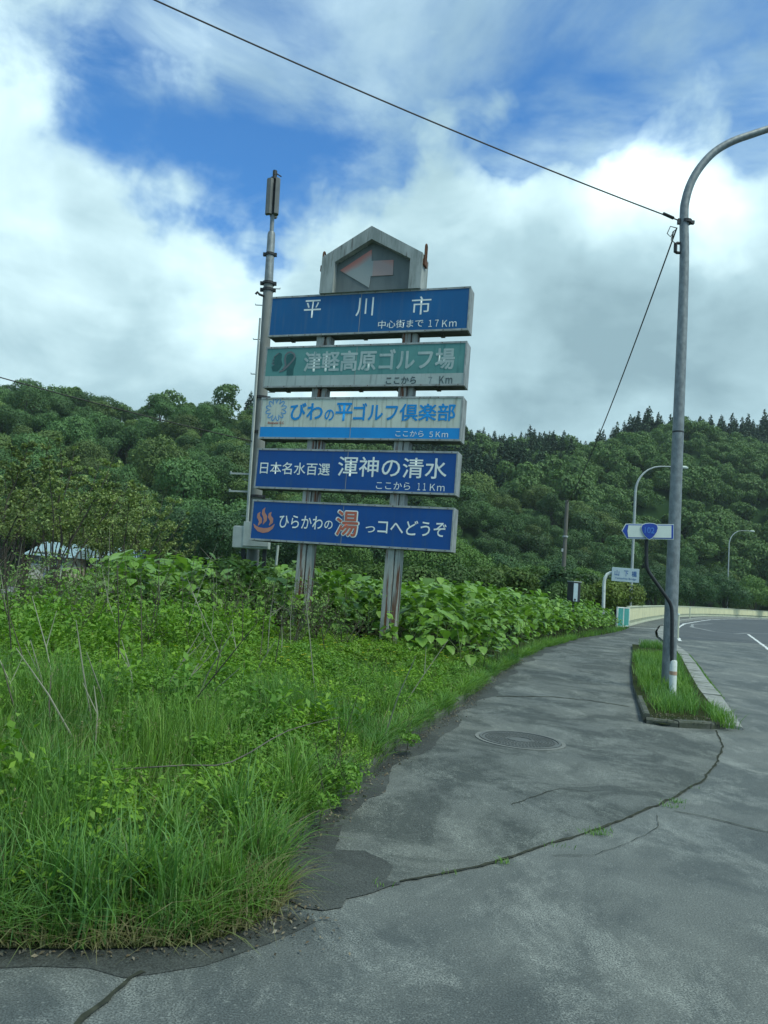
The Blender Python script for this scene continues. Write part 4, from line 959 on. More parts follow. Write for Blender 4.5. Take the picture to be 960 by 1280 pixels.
MIDB = [broadleaf(140 + i, 3.8, 8.0, 1.2, 17, 13000, .22, .2, jit=.3) for i in range(3)]
YNG = [broadleaf(160 + i, 1.9, 5.6, .9, 17, 4600, .115, .055, 'bark', shell=.9, flat=.9, up=.1) for i in range(3)]
g = rng(55)
def hillcolor(kind, t, k):
    if kind == 'c': a = np.array([.034, .072, .040]); return a * (.75 + .55 * k)
    a = (np.array([.074, .150, .056]) if k < .74 else np.array([.108, .168, .056])) * (1.0 if t < 0 else .86)
    return a * (.62 + .58 * float(g.random()))
cnt_b = cnt_c = 0; cand = []
for y in np.arange(84, 282, 4.9):
    wx = y * .60
    for x in np.arange(-wx, wx, 5.6):
        xx = x + float(g.normal()) * 1.5 + (3.0 if int(y / 4.9) % 2 else 0); yy = y + float(g.normal()) * 1.4; t = xx / yy; e, R, foot = ridge(t)
        if yy < foot + 1 or yy > R + 5: continue
        cand.append((xx, yy, float(t), (yy - float(foot)) / (float(R) - float(foot))))
restB, restC = [], []
def whereabouts(t, s):
    h = ('above the pale buildings' if t < -.33 else 'left of the antenna pole' if t < -.16 else 'behind the left sign post' if t < -.02 else 'behind the right sign post' if t < .1 else 'right of the boards' if t < .24 else 'behind the arrow route sign' if t < .38 else 'above the bridge railing')
    return h, ('at the foot of the slope' if s < .25 else 'on the lower slope' if s < .5 else 'on the upper slope' if s < .78 else 'on the ridge')
for xx, yy, t, s in cand:
    z = float(hz(xx, yy)); r = float(g.random())
    dark = (t > .0 and s > .80) or (.02 < t < .24 and s > .45) or (-.22 < t <= .02 and s > .93 and r < .6)
    if t > .26 and s < .84: dark = False
    if dark and float(g.random()) < .30: dark = False
    if dark:
        for q in range(3):                                # ridges carry dense conifer stands
            sc_ = .55 + .60 * float(g.random()); x2 = xx + q * 2.1 - 2; y2 = yy + (q % 2) * 2.4; z2 = float(hz(x2, y2)) - 1.0; rz = float(g.random()) * 6.28
            if cnt_c >= 296: restC.append((x2, y2, z2, sc_, rz)); continue
            plant_tree(FARC[int(g.integers(4))], (x2, y2, z2), sc_, rz, hillcolor('c', t, float(g.random())),
                       ('tall' if sc_ > .95 else 'short' if sc_ < .7 else 'middling') + ' dark conifer ' + ' '.join(whereabouts(t, s)[::-1]), 'tree', 'conifers on the forested ridge', sz=sc_ ** .6 * (.72 + .2 * float(g.random()))); cnt_c += 1
    else:
        near = 1.0 - .12 * s; sc_ = (.70 + .52 * float(g.random()) ** 1.5) * near; k = float(g.random()); c = hillcolor('b', t, k); rz = float(g.random()) * 6.28
        if cnt_b >= 298: restB.append((xx, yy, z - 1.8, sc_, rz)); continue
        lab = ('big ' if sc_ > 1.0 else 'small ' if sc_ < .78 else '') + ('olive' if k >= .72 else 'green') + ' leafy tree ' + ' '.join(whereabouts(t, s)[::-1])
        plant_tree(FARB[int(g.integers(6))], (xx, yy, z - 1.8), sc_, rz, c, lab, 'tree', 'broadleaf trees on the left hill' if t < -.02 else 'broadleaf trees on the right hill', sz=sc_ * (.85 + .25 * float(g.random()))); cnt_b += 1
def rest_mass(name, rest, kinds, col, mat_src, step):
    parts = []
    VF = []
    for K in kinds:
        me = K.crown; co = np.empty(len(me.vertices) * 3, np.float32); me.vertices.foreach_get('co', co); co = co.reshape(-1, 4, 3)[::step]
        co = co.mean(1, keepdims=True) + (co - co.mean(1, keepdims=True)) * step ** .5; VF.append((co.reshape(-1, 3), np.arange(len(co) * 4).reshape(-1, 4)))
    A = np.array(rest); V, F = scatter(VF, A[:, 0], A[:, 1], A[:, 2], A[:, 3], rng(5)); o = np_mesh(name, V, F, mat_src, 'stuff'); o.color = (*col, 1); return len(F)
if restB: print('rest b', len(restB), rest_mass('distant_broadleaf_wood', restB, FARB, (.078, .145, .048), MAT['leaf_tree'], 4))
if restC: print('rest c', len(restC), rest_mass('distant_conifer_wood', restC, FARC, (.032, .068, .038), MAT['needle'], 2))
print('hill trees', cnt_b, cnt_c, len(cand))
# middle distance trees: (px, Y, scale, colour, label)
OL, DK, FR, BL = (.11, .175, .06), (.050, .105, .050), (.095, .18, .050), (.020, .050, .034)
mids = [(20, 76, 1.25, OL, 'olive tree behind the thin young trees at far left'), (110, 80, 1.25, OL, 'olive tree left of the dark green group'), (65, 84, 1.35, OL, 'round tree behind the left saplings'),
        (165, 72, 1.05, DK, 'dark soft tree behind the antenna pole, leftmost of its group'), (215, 66, 1.15, DK, 'dark green broad tree between saplings and antenna pole'), (262, 62, 1.1, DK, 'dark green tree just left of the antenna pole'), (300, 70, 1.2, DK, 'dark tree directly behind the antenna pole'),
        (355, 64, 1.0, DK, 'dark tree seen between the sign posts, left one'), (420, 60, .95, FR, 'fresh green tree seen between the sign posts'), (470, 66, 1.05, DK, 'dark tree behind the right sign post'), (535, 56, .95, FR, 'fresh green tree right of the lowest sign board'), (575, 62, .98, FR, 'fresh green tree right of the sign, second one'),
        (625, 70, .9, DK, 'mid green tree left of the wooden pole'), (665, 64, .72, FR, 'low bushy tree left of the wooden pole'), (700, 76, .95, DK, 'dark tree behind the wooden pole'), (735, 72, .8, FR, 'light bushy tree behind the bridge name sign'), (775, 80, .95, DK, 'dark tree behind the first far lamp'),
        (820, 84, .95, DK, 'dark tree beyond the railing left of the near lamp pole'), (865, 92, 1.05, DK, 'tree beyond the railing right of the near lamp pole'), (905, 104, 1.1, DK, 'tree behind the second far lamp'), (945, 112, 1.15, FR, 'tree beyond the railing at the right edge'), (990, 118, 1.2, DK, 'tree beyond the railing outside the right edge'), (-30, 74, 1.25, OL, 'olive tree at the left edge of the view'), (840, 112, 1.1, FR, 'fresh tree beyond the bend of the railing'), (785, 60, .5, OL, 'yellow green shrub beyond the lattice fence')]
for px, Y, s, c, lab in mids:
    p = at(px, 740, Y); kk = float(.85 + .3 * g.random())
    plant_tree(MIDB[int(g.integers(3))], (p.x, Y, -.3), s * .86, float(g.random()) * 6.28, tuple(np.array(c) * kk), lab, 'tree', 'trees in the middle distance')
# yellow green bushes at the bridge head
BSH = [broadleaf(180 + i, 1.5, 2.2, .1, 11, 6500, .13, .05, up=.5) for i in range(2)]
for px, Y, s, c, lab in [(745, 43, 1.25, (.10, .15, .03), 'yellow green bush left of the bridge name sign'), (770, 47, 1.3, (.105, .15, .035), 'yellow green bush behind the lattice fence'), (720, 42, 1.1, (.075, .13, .03), 'bush below the framed box'), (700, 36, .95, (.05, .10, .028), 'ivy clump round the foot of the wooden pole'), (712, 44, 1.5, (.035, .075, .03), 'ivy covered stump behind the framed box'),
                         (640, 40, 1.4, (.07, .12, .03), 'shrub behind the knotweed, left of the pole'), (600, 38, 1.3, (.06, .11, .03), 'shrub behind the knotweed right of the sign'), (560, 36, 1.3, (.05, .10, .03), 'shrub behind the knotweed near the sign'), (298, 16.2, .86, (.11, .19, .05), 'bush at the foot of the antenna pole'), (335, 16.8, .8, (.09, .17, .045), 'bush right of the antenna pole foot'), (262, 17.0, .72, (.12, .20, .05), 'bush left of the antenna pole foot'), (392, 18, .8, (.09, .16, .045), 'leafy bush behind the left sign post'), (450, 19, .75, (.10, .18, .05), 'leafy bush between the two sign posts'),
                         (672, 46, 1.4, (.06, .11, .03), 'rounded shrub left of the wooden pole'), (395, 30, 1.15, (.06, .11, .03), 'shrub seen between the two sign posts'), (455, 32, 1.2, (.065, .12, .03), 'shrub left of the right sign post'), (508, 31, 1.15, (.06, .11, .03), 'shrub right of the right sign post'), (345, 30, 1.1, (.05, .10, .03), 'shrub left of the left sign post')]:
    p = at(px, 740, Y); plant_tree(BSH[int(g.integers(2))], (p.x, Y, float(zf(p.x, Y)) + .05), s, float(g.random()) * 6.28, c, lab, 'bush', 'bushes behind the knotweed', name='bush')
for i, px in enumerate([-10, 30, 62, 95, 128, 160, 190]):
    Y = 44 + (i % 3) * 3; p = at(px, 740, Y); plant_tree(BSH[i % 2], (p.x, Y, -.55), .34 + .06 * (i % 2), i * 1.3, (.07, .12, .035), 'low bush before the pale buildings, ' + ['leftmost', 'second', 'third', 'middle', 'fifth', 'sixth', 'rightmost'][i] + ' of the row', 'bush', 'low bushes by the buildings', name='bush')
# thin young trees at the left
def sapling(seed, H, spread, nst, n, leaf):
    g2 = rng(seed); mb = MB(); Ps = []
    for i in range(nst):
        an = 2 * math.pi * (i / nst) + g2.normal() * .3; ln = H * (.7 + .3 * g2.random()); sp2 = spread * (.4 + .6 * g2.random())
        pts = [(0.08 * math.cos(an), .08 * math.sin(an), 0)]
        for k in range(1, 6):
            f = k / 5; pts.append((math.cos(an) * sp2 * f ** 1.3 + g2.normal() * .07, math.sin(an) * sp2 * f ** 1.3 + g2.normal() * .07, ln * f))
        mb.tube(pts, [.045, .036, .028, .02, .013, .006], 5)
        for b_ in range(13):
            f = .42 + .56 * g2.random(); k = min(4, int(f * 5)); q = Vector(pts[k]).lerp(Vector(pts[k + 1]), f * 5 - k); a2 = g2.random() * 6.28; bl = (.5 + .8 * g2.random()) * (1.15 - f)
            e_ = q + Vector((math.cos(a2) * bl, math.sin(a2) * bl, bl * .55)); mid = q.lerp(e_, .5) + Vector((0, 0, -.04)); mb.tube([q, mid, e_], [.012, .008, .003], 4, caps=False)
            m = int(n / (nst * 13)); tt = .25 + .8 * g2.random(m); P = np.array(q)[None] + (np.array(e_) - np.array(q))[None] * tt[:, None] + g2.normal(size=(m, 3)) * .13 * bl; Ps.append(P)
    P = np.concatenate(Ps); N = g2.normal(size=P.shape) * .6 + [0, -.1, .8]
    V, F = leaves_np(P, N, leaf * (.6 + .7 * g2.random(len(P))), g2); K = Kind(); K.name = 'young_tree'
    K.crown = np_mesh('crown', V, F, MAT['leaf_tree'], obj=False); K.trunk = mb.mesh('trunk', MAT['bark'], True); return K
SAP = [sapling(200 + i, 5.8, 2.1, 7, 5600, .11) for i in range(3)]
saps = [(-20, 25, 1.10, 'young olive leaved tree cut by the left edge'), (28, 27, 1.02, 'tall thin young tree near the left edge'), (70, 24, .98, 'twiggy young tree, third from the left edge'), (105, 29, .95, 'thin stemmed young tree in front of the pale buildings'), (140, 26, .80, 'slender young tree left of the bright topped one'), (170, 28, .84, 'young tree with bright yellow green top'), (205, 30, .66, 'low spreading young tree, rightmost of the left group'), (5, 33, 1.05, 'young tree behind the left edge saplings'), (120, 34, 1.05, 'young tree behind the middle saplings'), (60, 36, 1.15, 'tall young tree at the back of the left group')]
for i, (px, Y, s, lab) in enumerate(saps):
    p = at(px, 740, Y); plant_tree(SAP[i % 3], (p.x, Y, .0), s, i * 2.1, tuple(np.array([.185, .245, .10]) * (.8 + .35 * float(g.random()))), lab, 'tree', 'thin young trees at the left')

# ------------------------------------------------------------------ verge plants
def vdist(x, y): return seg_dist(x, y, EDGE)
g = rng(77)
KNOT_POLY = [(2.15, 13.75), (1.7, 13.3), (.6, 13.2), (.2, 14.2), (-2.6, 14.7), (-3.0, 13.6), (-4.9, 12.9), (-6.2, 14.4), (-7.6, 20), (-7, 30), (2, 36), (11.9, 36.6), (9.7, 31.4), (6.6, 25.5), (4.45, 20.7), (3.08, 17)]
def sample(poly, n, gg):
    xs = [p[0] for p in poly]; ys = [p[1] for p in poly]; X = gg.uniform(min(xs), max(xs), n * 4); Y = gg.uniform(min(ys), max(ys), n * 4); k = inside(X, Y, poly); return X[k][:n], Y[k][:n]
def blades(X, Y, Zb, H, W, lean, gg):
    n = len(X); an = gg.random(n) * 2 * math.pi; d = np.stack([np.cos(an), np.sin(an), 0 * an], 1); sd_ = np.stack([-np.sin(an + gg.normal(size=n) * .6), np.cos(an), 0 * an], 1)
    base = np.stack([X, Y, Zb], 1); lv = [0, .4, .75, 1.0]; wd = [1, .85, .55, .06]; Vs = []
    for f, w_ in zip(lv, wd):
        c = base + d * (lean * H * f ** 2)[:, None] + np.array([0, 0, 1])[None] * (H * (f - .28 * lean * f ** 3))[:, None]
        Vs += [c - sd_ * (W * w_ / 2)[:, None], c + sd_ * (W * w_ / 2)[:, None]]
    V = np.stack(Vs, 1).reshape(-1, 3); b_ = np.arange(n)[:, None] * 8
    F = np.concatenate([b_ + [0, 1, 3, 2], b_ + [2, 3, 5, 4], b_ + [4, 5, 7, 6]], 0); return V, F
def tuft_field(n, poly, keep, hfun, wfun, gg, per=14, rad=.09, lean=(.1, .7)):
    X, Y = sample(poly, n // per, gg); k = keep(X, Y); X = X[k]; Y = Y[k]; m = len(X); hs = hfun(X, Y) * (.65 + .6 * gg.random(m))
    X = np.repeat(X, per) + gg.normal(size=m * per) * rad; Y = np.repeat(Y, per) + gg.normal(size=m * per) * rad; H = np.repeat(hs, per) * (.55 + .6 * gg.random(m * per))
    k = inside(X, Y, VPOLY_); X, Y, H = X[k], Y[k], H[k]
    return blades(X, Y, vz(X, Y), H, wfun(X, Y) * (.6 + .8 * gg.random(len(X))), lean[0] + (lean[1] - lean[0]) * gg.random(len(X)) ** 1.4, gg)
VPOLY_ = VPOLY
near_poly = [(-4.2, 2.95), (-1.3, 3.02), (-.45, 3.35), (-.4, 4.2), (0, 5.75), (.33, 7.2), (-4.2, 7.2)]
mid_poly = [(-7, 7.0), (.3, 7.1), (.98, 9.3), (1.6, 11.4), (2.3, 13.7), (2.2, 14.6), (-7, 14.8)]
far_poly = [(-7.0, 13.6), (-6, 14), (-7.4, 18), (-8, 40), (-12, 50), (-30, 50), (-18, 37), (-12, 25), (-8.6, 17)]
edge_poly = [(2.2, 13.5), (2.7, 15), (4.3, 19.6), (6.6, 25), (9.8, 31.2), (13, 38), (12.5, 38.5), (9.4, 31.4), (6.2, 25.4), (3.8, 19.8), (2.3, 15.8), (1.6, 14)]
hN = lambda x, y: (.20 + .16 * ss(vdist(x, y), .0, .5)) * (.62 + .72 * ss(np.sin(x * 3.1 + y) * np.sin(y * 2.3 - x * 1.7), -.3, .8))
hM = lambda x, y: .12 + .14 * ss(vdist(x, y), .0, .6) * (1 - .6 * ss(y, 9, 12))
allk = lambda x, y: np.ones(len(x), bool)
parts = [tuft_field(52000, near_poly, allk, hN, lambda x, y: .0055 + 0 * x, g), tuft_field(46000, mid_poly, allk, hM, lambda x, y: .008 + 0 * x, g, rad=.12),
         tuft_field(9000, far_poly, allk, lambda x, y: .3 + 0 * x, lambda x, y: .03 + 0 * x, g, rad=.2), tuft_field(9000, edge_poly, allk, lambda x, y: .26 + 0 * x, lambda x, y: .012 + 0 * x, g)]
P_e = poly_resample(EDGE[1:19], .012); ii = g.integers(0, len(P_e), 15000); X = np.array([P_e[i][0] for i in ii]) - np.abs(g.normal(size=15000)) * .05; Y = np.array([P_e[i][1] for i in ii]) + np.abs(g.normal(size=15000)) * .05 + .01
k = inside(X, Y, VPOLY) & (np.sin(X * 5 + Y * 3) + np.sin(Y * 1.7 + 1) > -.7); X, Y = X[k], Y[k]; parts.append(blades(X, Y, vz(X, Y) - .01, (.10 + .20 * g.random(len(X))), .006 + .004 * ss(Y, 7, 12), .5 + 1.0 * g.random(len(X)), g))
V, F = merge(parts); np_mesh('verge_grass', V, F, MAT['grass'], 'stuff'); print('grass quads', len(F))
# bolder tufts of broad bladed grass along the front edge
gt = rng(91)
tufts = [(-1.05, 3.15), (-1.22, 3.25), (-.95, 3.35), (-1.5, 3.15), (-.62, 3.45), (-.5, 3.75), (-.78, 3.3), (-.42, 4.5), (-.9, 3.8), (-.2, 6.3), (.2, 8.0), (-1.8, 3.2), (-.65, 4.1), (-.45, 4.9), (.3, 8.8), (-.1, 7.0), (-1.3, 3.7)]
parts = []
for (x, y) in tufts:
    n = 130; X = x + gt.normal(size=n) * .05; Y = y + gt.normal(size=n) * .05; H = (.38 + .12 * gt.random()) * (.5 + .6 * gt.random(n))
    parts.append(blades(X, Y, vz(X, Y), H, .008 * (.6 + .8 * gt.random(n)), .15 + .75 * gt.random(n) ** 1.3, gt))
V, F = merge(parts); o = np_mesh('broad_blade_grass', V, F, MAT['grass'], 'stuff')
# dry grass at the corner
X = -.45 + gt.normal(size=700) * .22; Y = 3.55 + gt.normal(size=700) * .25; k = inside(X, Y, VPOLY) & (seg_dist(X, Y, EDGE) < .35); X, Y = X[k], Y[k]
V1 = blades(X, Y, vz(X, Y), .10 + .18 * gt.random(len(X)), np.full(len(X), .005), .5 + .9 * gt.random(len(X)), gt)
P = poly_resample(EDGE[2:16], .02); idx = gt.integers(0, len(P), 900); X = np.array([P[i][0] for i in idx]) + gt.normal(size=900) * .03; Y = np.array([P[i][1] for i in idx]) + gt.normal(size=900) * .04
k = inside(X, Y, VPOLY); X, Y = X[k], Y[k]; V2 = blades(X, Y, vz(X, Y), .06 + .12 * gt.random(len(X)), np.full(len(X), .005), .6 + 1.0 * gt.random(len(X)), gt)
P = poll = poly_resample(EDGE[1:9], .01); idx = gt.integers(0, len(P), 1500); X = np.array([P[i][0] for i in idx]) + gt.normal(size=1500) * .03; Y = np.array([P[i][1] for i in idx]) + .035 * gt.random(1500) - .012
V3 = blades(X, Y, np.full(1500, .012), .05 + .13 * gt.random(1500), .003 + .004 * gt.random(1500), .9 + 1.3 * gt.random(1500), gt)
V, F = merge([V1, V2, V3]); np_mesh('dry_grass', V, F, MAT['drygrass'], 'stuff')

def weed_variant(seed, H, n, leaf, spread):
    g2 = rng(seed); z = H * (.15 + .85 * g2.random(n)); an = g2.random(n) * 6.28; r = spread * (.25 + .75 * g2.random(n)) * (1.1 - .55 * z / H)
    P = np.stack([np.cos(an) * r, np.sin(an) * r, z], 1); N = np.stack([np.cos(an) * .4, np.sin(an) * .4, np.ones(n)], 1) + g2.normal(size=(n, 3)) * .3
    return leaves_np(P, N, leaf * (.6 + .8 * g2.random(n)), g2, .5)
WV = [weed_variant(300 + i, .24, 70, .034, .12) for i in range(5)]
X1, Y1 = sample(near_poly, 1500, g); X2, Y2 = sample(mid_poly, 3600, g); X = np.concatenate([X1, X2]); Y = np.concatenate([Y1, Y2])
pn = np.sin(X * 1.9 + 2) * np.sin(Y * 1.5 + .5) + .5 * np.sin(X * 4.3) * np.sin(Y * 3.7); k = (pn > -.35); X, Y = X[k], Y[k]
S = (.65 + .6 * g.random(len(X))) * (.6 + .5 * ss(vdist(X, Y), 0, .4)); V, F = scatter(WV, X, Y, vz(X, Y), S, g); np_mesh('leafy_weeds', V, F, MAT['weed'], 'stuff')
TLP = [(-7, 8.0), (-2.4, 8.2), (-1.5, 10.5), (-1.7, 13.6), (-2.6, 14.6), (-4.8, 13.2), (-7.2, 12.8)]
def tall_weed(seed, H):
    g2 = rng(seed); ps = [];
    for st in range(5):
        a = g2.random() * 6.28; L = H * (.6 + .5 * g2.random()); sp = .25 * g2.random(); m = 22; f = .2 + .8 * g2.random(m); P = np.stack([math.cos(a) * sp * f, math.sin(a) * sp * f, L * f], 1) + g2.normal(size=(m, 3)) * .045
        ps.append(leaves_np(P, g2.normal(size=(m, 3)) * .4 + [0, -.15, .8], .055 * (.5 + g2.random(m)), g2, .5, .35))
    return merge(ps)
X, Y = sample(TLP, 340, g); k = (np.sin(X * 2.3 + 1) * np.sin(Y * 1.9) > -.45); X, Y = X[k], Y[k]; V, F = scatter([tall_weed(350 + i, .62) for i in range(5)], X, Y, vz(X, Y), .7 + .7 * g.random(len(X)), g); np_mesh('tall_weeds', V, F, MAT['weed'], 'stuff')
X, Y = sample([(-4.2, 3.6), (-1.2, 3.5), (-.6, 5.0), (-.2, 7.2), (-4.6, 8)], 46, g); V, F = scatter([tall_weed(360 + i, .40) for i in range(4)], X, Y, vz(X, Y), .7 + .6 * g.random(len(X)), g); np_mesh('tall_weeds', V, F, MAT['weed'], 'stuff')
# yellow green patch at the feet of the posts
YP = [(-3.6, 9.5), (-1.5, 8.6), (.3, 9.6), (1.3, 11.8), (1.7, 13.6), (.5, 14.3), (-3, 14.2), (-4.6, 12.5)]
X, Y = sample(YP, 1900, g); k = (np.sin(X * 1.3 + 1) * np.sin(Y * 1.1) > -.35); X, Y = X[k], Y[k]; V, F = scatter([weed_variant(320 + i, .20, 60, .045, .14) for i in range(4)], X, Y, vz(X, Y) + .02, .7 + .6 * g.random(len(X)), g); np_mesh('yellow_green_weeds', V, F, MAT['yellowweed'], 'stuff')
# rounded leafy weeds overhanging the pavement edge
WB = [broadleaf(330 + i, .20, .24, .0, 9, 620, .032, .004, mat='weed', up=.7) for i in range(2)]
for i, (px, py, s, lab) in enumerate([(432, 985, 1.15, 'rounded leafy weed clump spilling over the pavement edge'), (415, 1010, .8, 'smaller leafy clump below the overhanging weed'), (445, 968, .7, 'low leafy clump beside the exposed kerb stone'), (520, 925, .75, 'small leafy clump at the verge edge level with the manhole')]):
    x, y = gpx(px, py, .15); plant_tree(WB[i % 2], (x - .08, y, .06), s, i * 2.0, (1, 1, 1), lab, 'weed', 'leafy weeds on the verge edge', name='leafy_weed')

# knotweed: broad heart shaped leaves
def heart(L, Wd):
    pts = [(0, 0, 0), (-.42 * Wd, .12 * L, .03), (-.50 * Wd, .40 * L, .02), (-.26 * Wd, .78 * L, -.05), (0, L, -.16), (.26 * Wd, .78 * L, -.05), (.50 * Wd, .40 * L, .02), (.42 * Wd, .12 * L, .03), (0, .40 * L, -.03), (0, .78 * L, -.08)]
    V = np.array([(a, b, c * L) for a, b, c in pts]); F = np.array([(0, 8, 2, 1), (8, 9, 3, 2), (9, 4, 4, 3), (0, 7, 6, 8), (8, 6, 5, 9), (9, 5, 4, 4)]); return V, F
HF = np.array([(0, 8, 2, 1), (8, 9, 3, 2), (0, 7, 6, 8), (8, 6, 5, 9)]); HT = [(9, 4, 3), (9, 5, 4)]
def leaf_place(seed, H, n):
    """transforms of a knotweed plant's leaves: position, azimuth, tilt, size"""
    g2 = rng(seed); out = []; lean = g2.normal(size=2) * .16
    nb = 4; tips = [(g2.random() * 6.28, H * (.55 + .4 * g2.random()), .18 + .2 * g2.random()) for _ in range(nb)] + [(0, H, 0)]
    for i in range(n):
        a, zt, rr = tips[i % len(tips)]; f = .45 + .55 * g2.random(); z = zt * f; px, py = math.cos(a) * rr * f + lean[0] * z, math.sin(a) * rr * f + lean[1] * z
        az = g2.random() * 6.28; az = math.atan2(-(px), py) + g2.normal() * .9 if g2.random() < .7 else az; out.append((px, py, z, az, -.9 * g2.random() + .15, (.10 + .17 * g2.random() ** 1.3)))
    return out, tips, lean
def plant_stem(tips, lean, H):
    mb = MB(); mb.tube([(0, 0, -.05), (lean[0] * H * .4, lean[1] * H * .4, H * .45), (lean[0] * H, lean[1] * H, H * .97)], [.011, .009, .004], 5)
    for a, zt, rr in tips[:-1]: mb.tube([(lean[0] * H * .35, lean[1] * H * .35, H * .35), (math.cos(a) * rr * .6 + lean[0] * zt * .7, math.sin(a) * rr * .6 + lean[1] * zt * .7, zt * .72), (math.cos(a) * rr + lean[0] * zt, math.sin(a) * rr + lean[1] * zt, zt)], [.007, .005, .002], 4, caps=False)
    return mb
def heart_merge(pl):
    V, _ = heart(1, .82); VV = []; 
    for (x, y, z, az, tilt, L) in pl:
        Mx = Matrix.Translation((x, y, z)) @ Matrix.Rotation(az, 4, 'Z') @ Matrix.Rotation(tilt, 4, 'X') @ Matrix.Scale(L, 4); VV.append(np.array([Mx @ Vector(v) for v in V]))
    n = len(pl); VV = np.concatenate(VV); Q = np.array([(0, 8, 2, 1), (0, 7, 6, 8), (8, 9, 3, 2), (8, 6, 5, 9)]); Tt = np.array([(9, 4, 3), (9, 5, 4)])
    # tips as triangles split into the quad list by a doubled midpoint would be degenerate, so everything is triangles
    T3 = [(0, 8, 2), (0, 2, 1), (0, 7, 6), (0, 6, 8), (8, 9, 3), (8, 3, 2), (8, 6, 5), (8, 5, 9), (9, 4, 3), (9, 5, 4)]
    F = (np.array(T3)[None] + (np.arange(n) * 10)[:, None, None]).reshape(-1, 3); return VV, F
KV = []; 
for i in range(6):
    pl, tips, lean = leaf_place(400 + i, 1.2, 24); KV.append(heart_merge(pl))
gk = rng(78)
X, Y = sample(KNOT_POLY, 1450, gk)
def khgt(X, Y): return (1.0 + .12 * (X < -1) + .30 * gk.random(len(X))) * (.66 + .34 * ss(seg_dist(X, Y, KNOT_POLY + [KNOT_POLY[0]]), .0, 1.1)) * (1 - .22 * ss(Y, 24, 38))
S = khgt(X, Y)
V, F = scatter(KV, X, Y, vz(X, Y), S, gk); np_mesh('knotweed_thicket', V, F, MAT['knot'], 'stuff', smooth=False); print('knot tris', len(F))
mb = MB()
for x, y, s in zip(X[:500], Y[:500], S[:500]): mb.tube([(x, y, float(vz(x, y))), (x + .05 * math.sin(x * 9), y, float(vz(x, y)) + 1.1 * s)], [.010, .004], 3, caps=False)
mb.build('knotweed_stems', MAT['stem'], kind='stuff')
# the front plants leaf by leaf
hv, _ = heart(1, .82); hm = MB(); hm.add([tuple(v) for v in hv], [(0, 8, 2, 1), (8, 9, 3, 2), (9, 4, 3), (0, 7, 6, 8), (8, 6, 5, 9), (9, 5, 4)]); HME = [hm.mesh('leaf', MAT['knot'])]
fronts = [(2.0, 13.6), (1.6, 13.3), (1.1, 13.25), (.65, 13.2), (2.5, 15.0), (2.85, 16.2), (3.2, 17.3), (-.1, 14.3), (-.7, 14.5), (-4.4, 14.1), (-3.7, 14.0), (-3.0, 14.3), (-5.0, 14.5), (-5.6, 15.0), (-2.3, 14.6), (-1.5, 14.5), (3.6, 18.6), (.2, 13.9), (-4.0, 13.4), (-2.8, 13.7)]
places = ['at the front right corner of the thicket', 'just left of the thicket corner', 'right of the right sign post', 'beside the right sign post', 'leaning over the pavement, nearest one', 'leaning over the pavement, second one', 'leaning over the pavement, third one', 'just left of the right sign post', 'between the sign posts, right one', 'below the antenna cabinet', 'left of the left sign post', 'beside the left sign post', 'left of the antenna cabinet', 'at the left end of the thicket', 'between the sign posts, left one', 'between the sign posts, middle one', 'leaning over the pavement, farthest one', 'in front of the right sign post', 'low in front of the antenna cabinet', 'low in front of the left sign post']
for i, ((x, y), pl_) in enumerate(zip(fronts, places)):
    Hh = 1.0 if i not in (17, 18, 19) else .7; pl, tips, lean = leaf_place(500 + i, Hh, 14); t = thing('knotweed_plant', 'bright broad leaved knotweed plant ' + pl_, 'plant', (x, y, float(vz(x, y))), 0, 'knotweed plants along the thicket front')
    plant_stem(tips, lean, Hh).build('stem', MAT['stem'], t)
    for (a, b_, c, az, tilt, L_) in pl:
        o = bpy.data.objects.new('leaf', HME[0]); link(o, t); o.location = (a, b_, c); o.rotation_euler = (tilt, 0, az); o.scale = (L_ * 1.05,) * 3

# twiggy shrubs with tiny leaves on the left, dead canes
def twig_shrub(seed, H, nst, leaf=.035, nl=900):
    g2 = rng(seed); mb = MB(); Ps = []
    for i in range(nst):
        an = g2.random() * 6.28; sp2 = H * (.1 + .38 * g2.random()); ln = H * (.6 + .4 * g2.random()); pts = []
        for k in range(5):
            f = k / 4; pts.append(Vector((math.cos(an) * sp2 * f + g2.normal() * .02 * k, math.sin(an) * sp2 * f + g2.normal() * .02 * k, ln * f)))
        mb.tube(pts, [.010, .008, .006, .004, .002], 4, caps=False)
        for b_ in range(7):
            f = .2 + .75 * g2.random(); k = min(3, int(f * 4)); q = pts[k].lerp(pts[k + 1], f * 4 - k); a2 = g2.random() * 6.28; bl = .12 + .3 * g2.random()
            e_ = q + Vector((math.cos(a2) * bl, math.sin(a2) * bl, bl * .8)); mb.tube([q, e_], [.004, .0015], 3, caps=False); m = max(1, int(nl / (nst * 7)))
            Ps.append(np.array(q)[None] + (np.array(e_ - q))[None] * (.2 + .9 * g2.random(m))[:, None] + g2.normal(size=(m, 3)) * .03)
    P = np.concatenate(Ps); V, F = leaves_np(P, g2.normal(size=P.shape) * .5 + [0, 0, .8], leaf * (.6 + .8 * g2.random(len(P))), g2)
    K = Kind(); K.name = 'twiggy_shrub'; K.crown = np_mesh('foliage', V, F, MAT['leaf_tree'], obj=False); K.trunk = mb.mesh('branch', MAT['cane_dark']); return K
TW = [twig_shrub(600 + i, 1.2, 9, .045, 380) for i in range(3)]
